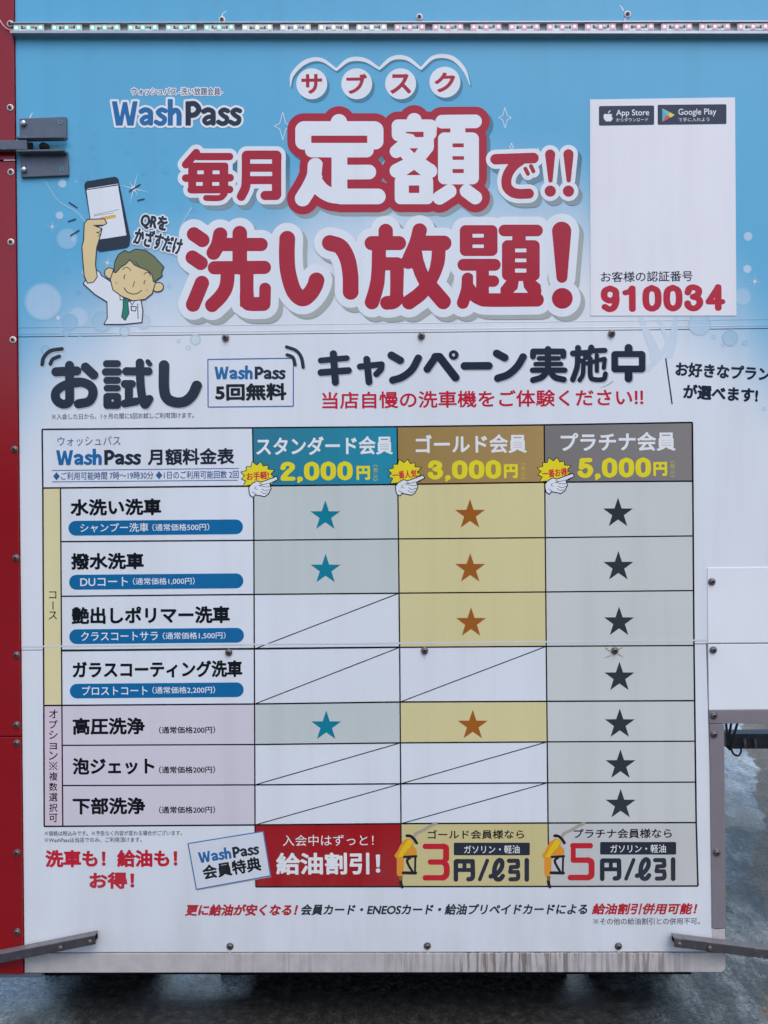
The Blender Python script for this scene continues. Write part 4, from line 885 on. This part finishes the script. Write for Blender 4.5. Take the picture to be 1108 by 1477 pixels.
# tilted benefit card
cq = [(271.4, 1216.6), (379.8, 1199), (390.4, 1263), (283.5, 1282.6)]
p = [quad([(x+.8, y+1.8) for x, y in cq], pig('#8F93A4'), 4.6), quad(cq, pig('#BAC6DA'), 5)]
for i in range(4): p.append(pline(cq[i], cq[(i+1) % 4], 1.6, pig('#2E64A0'), 5.3+.1*i))
p += washpass(286, 373.5, 1222.8, 1238.5, BLUE, NAVY, 6, rot=-8.6); p2 = []; p += p2+T('会員特典', 292, 377, 1241.5, 1262.5, BLK, 6, .035, rot=-9.3)
flat('benefit_card_print', p, tab, 'tilted white card with blue border over the red cell')

# ---- prints below the table ----
p = T('※価格は税込みです。※予告なく内容が変わる場合がございます。', 64.4, 262.7, 1197.8, 1205.4, GREY, 2, .012, h=.3)+T('※WashPassは当店でのみ、ご利用頂けます。', 64.4, 204.7, 1207.5, 1215, GREY, 2, .012, h=.3)
p += T('※その他の給油割引との併用不可。', 855.8, 1009.7, 1323.8, 1333.6, GREY, 2, .012, h=.3)
flat('small_print', p, low, 'grey footnotes under the table')
flat('slogan_lettering', T('洗車も！給油も！', 65.6, 256, 1225.6, 1250.8, pig('#A81830'), 2, .042)+T('お得！', 129, 194, 1257.8, 1282, pig('#A81830'), 2, .042), low, 'red slogan left of the tilted card')
RI = pig('#A01224')
p = T('更に給油が安くなる！', 268.4, 429, 1304, 1321, RI, 2, .042, shear=.24)+T('会員カード・ENEOSカード・給油プリペイドカードによる', 434.5, 847.5, 1303.6, 1319.6, NAVY, 2, .032, shear=.2)+T('給油割引併用可能！', 855, 1005, 1302.6, 1319, RI, 2, .036, shear=.24)
flat('footer_lettering', p, low, 'slanted red and black footer line about cards')

# ================================================================== APP CARD (white sticker)
c0 = WV(956, 456)
card = thing('app_card', 'white sticker card at upper right with app store badges and red customer number', 'sticker', (c0.x, 0, c0.z))
bm = bmesh.new(); slab(bm, [(851, 143.9), (1060, 140.8), (1062, 455.5), (851.6, 455.8)], -.0011, -.0004); sh = bmobj('card_sheet', bm, M_WHITE, card)
def cardflat(name, p, label=None):
    o = flat(name, p, None, label); o.location.y -= .0009; adopt(o, sh); return o
p = [quad([(851.4, 144.2), (1059.7, 141.1), (1061.6, 455.2), (851.9, 455.5)], pig('#C6CEDF'), .5)]
cardflat('card_face', p)
a = Art(780, 0, 3.378); a.poly([(290, 525), (545, 522), (545, 603), (290, 607)], grow=7); p = [art(a, pig('#1F2A42'), 1.4, .45)]
a = Art(860, 140, 5.54); a.poly([(60, 150), (68, 138), (85, 140), (97, 142), (112, 138), (125, 144), (118, 155), (130, 172), (118, 192), (108, 196), (96, 192), (84, 196), (70, 186), (60, 168)], grow=2); a.curve([(98, 130), (102, 118), (112, 112)], 3.5); p.append(art(a, WH, 2, .35))
p += T('App Store', 888.6, 936.2, 158.3, 169.6, WH, 2, .01, h=.3, rot=-.6)+T('からダウンロード', 888.6, 934.7, 170.2, 175.8, WH, 2, 0, h=.3, rot=-.6)
cardflat('store_badge', p, 'dark badge with white apple mark')
a = Art(780, 0, 3.378); a.poly([(575, 518), (898, 515), (898, 600), (575, 604)], grow=6); p = [art(a, pig('#1F2A42'), 1.4, .45)]
for pts, c in (([(526, 92), (560, 145), (528, 200)], '#3D9DB8'), ([(526, 92), (592, 125), (572, 148), (560, 147)], '#5FA9A4'), ([(528, 200), (560, 147), (575, 148), (594, 165)], '#B34A44'), ([(592, 125), (626, 145), (594, 166), (572, 147)], '#C9B84A')):
    a = Art(860, 140, 5.54); a.poly(pts); p.append(art(a, pig(c), 2+.1*len(p), .35))
p += T('Google Play', 978.3, 1033, 157.0, 168.6, WH, 2, .006, h=.3, rot=-.6)+T('で手に入れよう', 978.6, 1023, 170, 175.6, WH, 2, 0, h=.3, rot=-.6)
cardflat('store_badge', p, 'dark badge with coloured triangle mark')
cardflat('lettering', T('お客様の認証番号', 866.7, 998.8, 391.4, 406.6, NAVY, 2, .012), 'navy caption above the number')
cardflat('lettering', figures('910034', 866.4, 1046, 411, 449.6, pig('#9E1830'), 2, 11, gap=67), 'red six digit customer number')

# ================================================================== RED POST
rp = thing('red_post', 'glossy red metal frame post along the left edge with a row of screws', 'frame post', (WV(0, 1403).x, 0, WV(10, 1403).z))
def RX(y): return float(np.interp(y, [0, 1403], [21.2, 35.2]))
for y0, y1 in ((-30, 232.4), (234.2, 1060.6), (1062, 1403)):
    bm = bmesh.new(); slab(bm, [(-90, y0), (RX(y0)-.3, y0), (RX(y1)-.3, y1), (-90, y1)], -.0065, .03, 0, .0015); bmobj('post_sheet', bm, M_RED, rp)
bm = bmesh.new(); slab(bm, [(-90, 1403.4), (62, 1403.4), (62, 1408.6), (-90, 1408.6)], -.004, .04, 0, .001); bmobj('base_strip', bm, M_STEEL, rp)
bm = bmesh.new(); slab(bm, [(-88, -30), (RX(0)-1, -30), (RX(1403)-1, 1402), (-88, 1402)], .031, .39); bmobj('post_core', bm, M_BODY, rp)

# ================================================================== SCREWS
bm = bmesh.new(); r = 4.9*PXM
lathe(bm, [(0, 0), (r, 0), (r, .0012), (r*.86, .0022), (r*.62, .0024)], 20, 0); lathe(bm, [(r*.62, .0018), (r*.6, .0036), (r*.42, .0052), (r*.3, .0054), (r*.27, .0054)], 16, 1); lathe(bm, [(r*.27, .0054), (r*.24, .0024), (0, .0024)], 6, 2)
bmesh.ops.recalc_face_normals(bm, faces=bm.faces[:]); ME_RS = bpy.data.meshes.new('screw_washer'); bm.to_mesh(ME_RS); bm.free()
for m in (M_WASH, M_HEAD, M_DARK): ME_RS.materials.append(m)
bm = bmesh.new(); r = 5.2*PXM
lathe(bm, [(0, 0), (r, 0), (r, .0010), (r*.9, .0018), (r*.72, .0020)], 20, 0); lathe(bm, [(r*.72, .0016), (r*.70, .0036), (r*.5, .0052), (r*.36, .0056)], 16, 0); lathe(bm, [(r*.36, .0056), (r*.30, .0026), (0, .0026)], 6, 1)
bmesh.ops.recalc_face_normals(bm, faces=bm.faces[:]); ME_DS = bpy.data.meshes.new('screw_dark'); bm.to_mesh(ME_DS); bm.free()
for m in (M_HEAD, M_DARK): ME_DS.materials.append(m)
def screw(px, py, me, parent, dep=0.0, s=1.):
    o = bpy.data.objects.new('screw', me); COL.objects.link(o); p = WV(px, py); o.location = (p.x, dep, p.z); o.rotation_euler = (0, random.uniform(0, 6), 0); o.scale = (s, 1, s); adopt(o, parent)
for x, y in ((17, 37), (17, 157.5), (18, 250), (18, 350.5), (21, 491)): screw(x, y, ME_RS, rp, -.0066)
for x, y in ((23, 648.5), (25, 804.5), (26, 944), (26, 1044.5), (26, 1070.5), (26.8, 1228), (27, 1342)): screw(x, y, ME_DS, rp, -.0066)
for x, y in ((320.5, 29), (605, 25), (905, 21)): screw(x, y, ME_RS, mc, -.0004)
for x, y in ((326, 487.5), (608, 485), (882, 481.5)): screw(x, y, ME_DS, mc, -.003)
for x, y in ((330.5, 940.5), (612.5, 938), (886.5, 938)): screw(x, y, ME_DS, mc, -.003)
for x, y in ((332, 1364.5), (616.5, 1364), (892, 1364.5)): screw(x, y, ME_DS, mc, -.0006)
for x, y in ((1026, 838.7), (1028, 937), (1028.7, 1031.5), (1029, 1058.5), (1033, 1228.5)): screw(x, y, ME_DS, mc, -.0042)

def smear(px, py, parent, k=.25, ln=9, name='dirt_streak'):
    a = Art(); a.curvev([(px, py+4), (px+.4, py+4+ln*.5), (px+.1, py+4+ln)], [2.2, 1.4, .4]); c = pig('#6E6258')
    flat(name, [art(a, lambda x, y: mixc(bgcol(x, y), c, k*(1-np.clip((np.asarray(y)-py-3)/(ln+2), 0, 1))[..., None]), 4.2, .5)], parent)
for x, y, k_, ln in ((326, 487.5, .2, 7), (608, 485, .25, 9), (882, 481.5, .2, 8), (612.5, 938, .35, 10), (332, 1364.5, .2, 6), (616.5, 1364, .3, 7), (892, 1364.5, .2, 6)): smear(x, y, low if y > 930 else mid, k_, ln)
a = Art(); a.line([(874, 935), (880, 940)], 1.2, .6).line([(880, 946), (872, 949)], .9, .4).line([(892, 944), (899, 948)], 1, .4).line([(893, 936), (898, 934)], .8, .4)
flat('dirt_streak', [art(a, pig('#8C8480'), 4.2, .5)], low)

for pts in ([(320, 25), (321.5, 20), (327, 16)], [(899, 15), (897, 11), (894, 8)], [(903, 25), (901, 31), (902, 36)], [(43, 171), (45, 166), (47, 163)], [(884, 550), (875, 556), (866, 559)]):
    a = Art(); a.curvev(pts, [.9, .7, .4]); flat('scratch', [art(a, pig('#BFD3E4') if pts[0][1] < 400 else pig('#9C9FA6'), 1.5, .4)], up if pts[0][1] < 400 else mid)

# ================================================================== LED STRIP
lc = WV(565, 46)
led = thing('led_light_strip', 'slim aluminium light strip with green to red modules across the top', 'light strip', (lc.x, -.004, lc.z))
bm = bmesh.new()
slab(bm, [(20, 38.2), (1190, 36.2), (1190, 55), (20, 54.2)], -.003, -.001, 1)
slab(bm, [(20, 37.8), (1190, 35.8), (1190, 37.4), (20, 39.4)], -.017, -.0031); slab(bm, [(20, 50.8), (1190, 51.4), (1190, 55.2), (20, 54.4)], -.019, -.0031)
bmobj('channel', bm, [M_ALU, simple('pale_channel_floor', (.76, .77, .80), .5, 0, .08, 40)], led)
def meshbox(name, sx, sy, sz, m, bev=.0006):
    bm = bmesh.new(); box(bm, -sx/2, sx/2, -sy, 0, -sz/2, sz/2, 0, bev); bmesh.ops.recalc_face_normals(bm, faces=bm.faces[:]); me = bpy.data.meshes.new(name); bm.to_mesh(me); bm.free(); me.materials.append(m); return me
ME_MOD = meshbox('led_module', 44*PXM, .004, 10.4*PXM, M_PCB); ME_CH = meshbox('resistor', 2.8*PXM, .001, 4.0*PXM, simple('dark_chip', (.07, .07, .075), .5), .0003); ME_CH2 = meshbox('chip', 5*PXM, .0015, 2.6*PXM, simple('grey_chip', (.33, .34, .33), .5), .0003)
ME_D = {k_: meshbox('diode', 3.0*PXM, .0012, 3.0*PXM, M_LED[k_], .0004) for k_ in M_LED}
ME_DB = {k_: meshbox('lens', 7.6*PXM, .0008, 8.4*PXM, simple('lens_'+k_, {'g': (.42, .72, .58), 'y': (.66, .70, .60), 'r': (.72, .50, .56)}[k_], .2), .0004) for k_ in M_LED}
def obj(name, me, loc, parent):
    o = bpy.data.objects.new(name, me); COL.objects.link(o); o.location = loc; adopt(o, parent); return o
for i in range(21):
    px = 23.5+54.6*i+21.5; p = WV(px, 45.2-.0016*px); kk = 'g' if i < 6 else ('y' if i < 10 else 'r')
    mo = obj('led_module', ME_MOD, (p.x, -.0095, p.z), led)
    for j in (-17.5, 0, 17.5):
        obj('lens', ME_DB[kk], (p.x+j*PXM, -.0136, p.z), mo); obj('diode', ME_D[kk], (p.x+j*PXM, -.0145, p.z), mo)
    for j, me in ((-9.5, ME_CH), (-5.5, ME_CH2), (6.5, ME_CH2), (11, ME_CH)): obj('resistor', me, (p.x+j*PXM, -.0136, p.z+random.uniform(-1, 1)*PXM), mo)
bm = bmesh.new(); pts = catmull([(-14, 8), (-3, 22), (3, 33), (10, 43), (17, 47.5), (23, 48)], 8)
tube(bm, [WV(x, y, -.0125) for x, y in pts], .9*PXM, 8); o = bmobj('light_cable', bm, M_WIRE)
o['label'] = 'thin pink grey cable curving from the red post into the light strip'; o['category'] = 'cable'
bm = bmesh.new(); slab(bm, [(8, 232.5), (24, 232.2), (24, 233.8), (8, 234.1)], -.0085, -.0068); o = bmobj('seam_clip', bm, M_WASH, rp)

# ================================================================== HINGE BRACKET
h0 = WV(65, 214)
hb = thing('latch_bracket', 'grey steel clevis bracket bolted beside the red post with a bar pinned in it', 'bracket', (h0.x, -.001, h0.z))
bm = bmesh.new(); slab(bm, [(30.2, 173.2), (97.2, 170.6), (98, 201), (30.8, 201.5)], -.008, -.001, 0, .0012); bmobj('upper_plate', bm, M_STEEL, hb)
bm = bmesh.new(); slab(bm, [(31, 221.5), (99.2, 220.5), (100.6, 254.6), (32.4, 257.6)], -.008, -.001, 0, .0012); bmobj('lower_plate', bm, M_STEEL, hb)
bm = bmesh.new()
slab(bm, [(31, 204.3), (97.8, 203.2), (98.0, 206.2), (31, 207.2)], -.027, -.0082, 0, .0012); bmobj('clevis_ear', bm, M_STEEL, hb)
bm = bmesh.new(); slab(bm, [(31, 223.2), (98.9, 222.2), (99, 225.2), (31, 226.2)], -.027, -.0082, 0, .0012); bmobj('clevis_ear', bm, M_STEEL, hb)
bm = bmesh.new(); pz = WV(68, 214); n = 20; ra = .0125; top = WV(66, 208.5).z; bot = WV(66, 223).z
lo = [bm.verts.new((pz.x+ra*math.cos(2*math.pi*i/n), -.015+ra*math.sin(2*math.pi*i/n)*.5, bot)) for i in range(n)]; hi = [bm.verts.new((v.co.x, v.co.y, bot+.6*(top-bot)+.006*math.cos((v.co.x-pz.x)/ra*1.5))) for v in lo]
for i in range(n): f = bm.faces.new((lo[i], lo[(i+1) % n], hi[(i+1) % n], hi[i])); f.smooth = True
bm.faces.new(hi); bm.faces.new(lo[::-1]); bmobj('pivot_pin', bm, M_BODY, hb)
bm = bmesh.new(); slab(bm, [(-90, 210.4), (45.4, 209.0), (45.8, 222.4), (-90, 224.2)], -.026, -.012, 0, .0015); bmobj('pinned_bar', bm, M_STEEL, hb)
bm = bmesh.new(); slab(bm, [(45.5, 211), (52, 211), (52, 220), (45.5, 220)], -.020, -.014, 0, .001); bmobj('bar_tongue', bm, M_BODY, hb)
bm = bmesh.new(); rb = 4.2*PXM; lathe(bm, [(0, 0), (rb, 0), (rb, .006), (rb*.8, .0078), (0, .0082)], 6, 0); bmesh.ops.recalc_face_normals(bm, faces=bm.faces[:]); ME_BO = bpy.data.meshes.new('bolt'); bm.to_mesh(ME_BO); bm.free(); ME_BO.materials.append(M_BOLT)
for x, y in ((37, 181), (37.6, 247.6)): p = WV(x, y); obj('bolt', ME_BO, (p.x, -.0081, p.z), hb)
bm = bmesh.new(); rb = 3.2*PXM; lathe(bm, [(rb, 0), (rb, .0007), (rb*.7, .0007), (rb*.55, -.003), (0, -.003)], 14, 0); bmesh.ops.recalc_face_normals(bm, faces=bm.faces[:]); ME_HO = bpy.data.meshes.new('plate_hole'); bm.to_mesh(ME_HO); bm.free(); ME_HO.materials.append(simple('blue_showing_through', SKYB*.7, .4))
for x, y in ((89.2, 179), (91.6, 246.6)): p = WV(x, y); obj('plate_hole', ME_HO, (p.x, -.0082, p.z), hb)

# ================================================================== STAY ARMS (angle iron)
def angle_arm(name, label, pfar, pnear, dirn, yk):
    """angle iron lying in front of the wall: flat flange on top, upright flange facing the viewer"""
    a, b = far(*pfar, yk), far(*pnear, yk)              # lower front edge at the free and the pinned end
    L_ = (b-a).length; ang = math.atan2(b.z-a.z, b.x-a.x)
    root = thing(name, label, 'stay bar', (b.x, yk, b.z))
    def loc(bm, x0, x1, y0, y1, z0, z1, bev=.0008):
        t = bmesh.new(); box(t, x0, x1, y0, y1, z0, z1, 0, bev); me = bpy.data.meshes.new('t'); t.to_mesh(me); t.free(); bm.from_mesh(me); bpy.data.meshes.remove(me)
    M = Matrix.Translation((a.x, yk, a.z)) @ Matrix.Rotation(-ang, 4, 'Y')
    def mk(nm, fn, m):
        bm = bmesh.new(); fn(bm); bmesh.ops.transform(bm, matrix=M, verts=bm.verts[:]); return bmobj(nm, bm, m, root)
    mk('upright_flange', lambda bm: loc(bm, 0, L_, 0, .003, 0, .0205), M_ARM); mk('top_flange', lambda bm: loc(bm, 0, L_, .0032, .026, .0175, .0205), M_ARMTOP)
    e = L_-.012 if dirn > 0 else .012
    def bol(bm):
        lathe(bm, [(0, 0), (.0065, 0), (.0065, .003), (.005, .0045), (0, .0045)], 12, 0, (e, 0, .0085))
    e0 = e; o1 = mk('bolt', bol, M_HEAD); e = L_-.085 if dirn > 0 else .085; mk('bolt', bol, M_HEAD)
    e = e0
    mk('pivot_stud', lambda bm: loc(bm, e-.006, e+.006, .0035, -yk-.0015, .001, .013), M_BODY)
angle_arm('stay_bar', 'dark angle iron stay bar at the lower left crossing the red post', (-60, 1401.5), (138, 1362), 1, -.034)
angle_arm('stay_bar', 'dark angle iron stay bar at the lower right reaching past the grey strip', (972, 1366), (1190, 1394), -1, -.034)

# ================================================================== UNDERCARRIAGE seen through the gap at the right
u0 = WV(1080, 1060)
a = far(1062, 1069, .9)
uc = thing('undercarriage_beam', 'dark steel beam and brace under the machine, in the gap right of the grey strip', 'steel beam', (a.x, .9, a.z))
bm = bmesh.new(); p0 = far(1050, 1080.5, .9); p1 = far(1200, 1058, .9); box(bm, p0.x, p1.x+.8, .9, .96, p0.z, p1.z, 0, .003); bmobj('beam', bm, simple('worn_black_steel', lin('#3C4046'), .5, .1, .3, 40, .3), uc)
for t0, t1 in (((1066, 1036), (1052, 1082)), ((1047, 1040), (1051, 1080)), ((1056, 1036), (1049, 1078))):
    bm = bmesh.new(); q0, q1 = far(*t0, .86), far(*t1, .86); tube(bm, [q0, q1], .0045, 8); bmobj('brace', bm, M_ARM, uc)
for x in (1074, 1089):
    bm = bmesh.new(); q0, q1 = far(x, 1066, .89), far(x+1.2, 1079, .89); tube(bm, [q0, q1], .0045, 6); bmobj('beam_bolt', bm, M_TRIM, uc)
bm = bmesh.new(); pts = catmull([(1054, 1078), (1058, 1087), (1065, 1090), (1069, 1084), (1068, 1076)], 6); tube(bm, [far(x, y, .85) for x, y in pts], .0035, 6); bmobj('hanging_cable', bm, M_DARK, uc)
# black beams added behind the skirt, standing in for the shade underneath
for x0, x1, zb in ((64, 224, .0), (318, 818, .0), (848, 985, .0)):
    bm = bmesh.new(); a, b = far(x0, 1410, .285), far(x1, 1410, .285); v = [(a.x, zb), (a.x+(.06 if x0 < 70 else .004), FZ-.004), (b.x-.004, FZ-.004), (b.x-(.03 if x1 > 900 else 0), zb)]
    f0 = [bm.verts.new((x, .285, z)) for x, z in v]; f1 = [bm.verts.new((x, .345, z)) for x, z in v]
    bm.faces.new(f0); bm.faces.new(f1[::-1])
    for i in range(4): bm.faces.new((f0[i], f0[(i+1) % 4], f1[(i+1) % 4], f1[i]))
    bmobj('shade_beam', bm, M_BODY, mc)

bpy.data.objects.remove(_to);
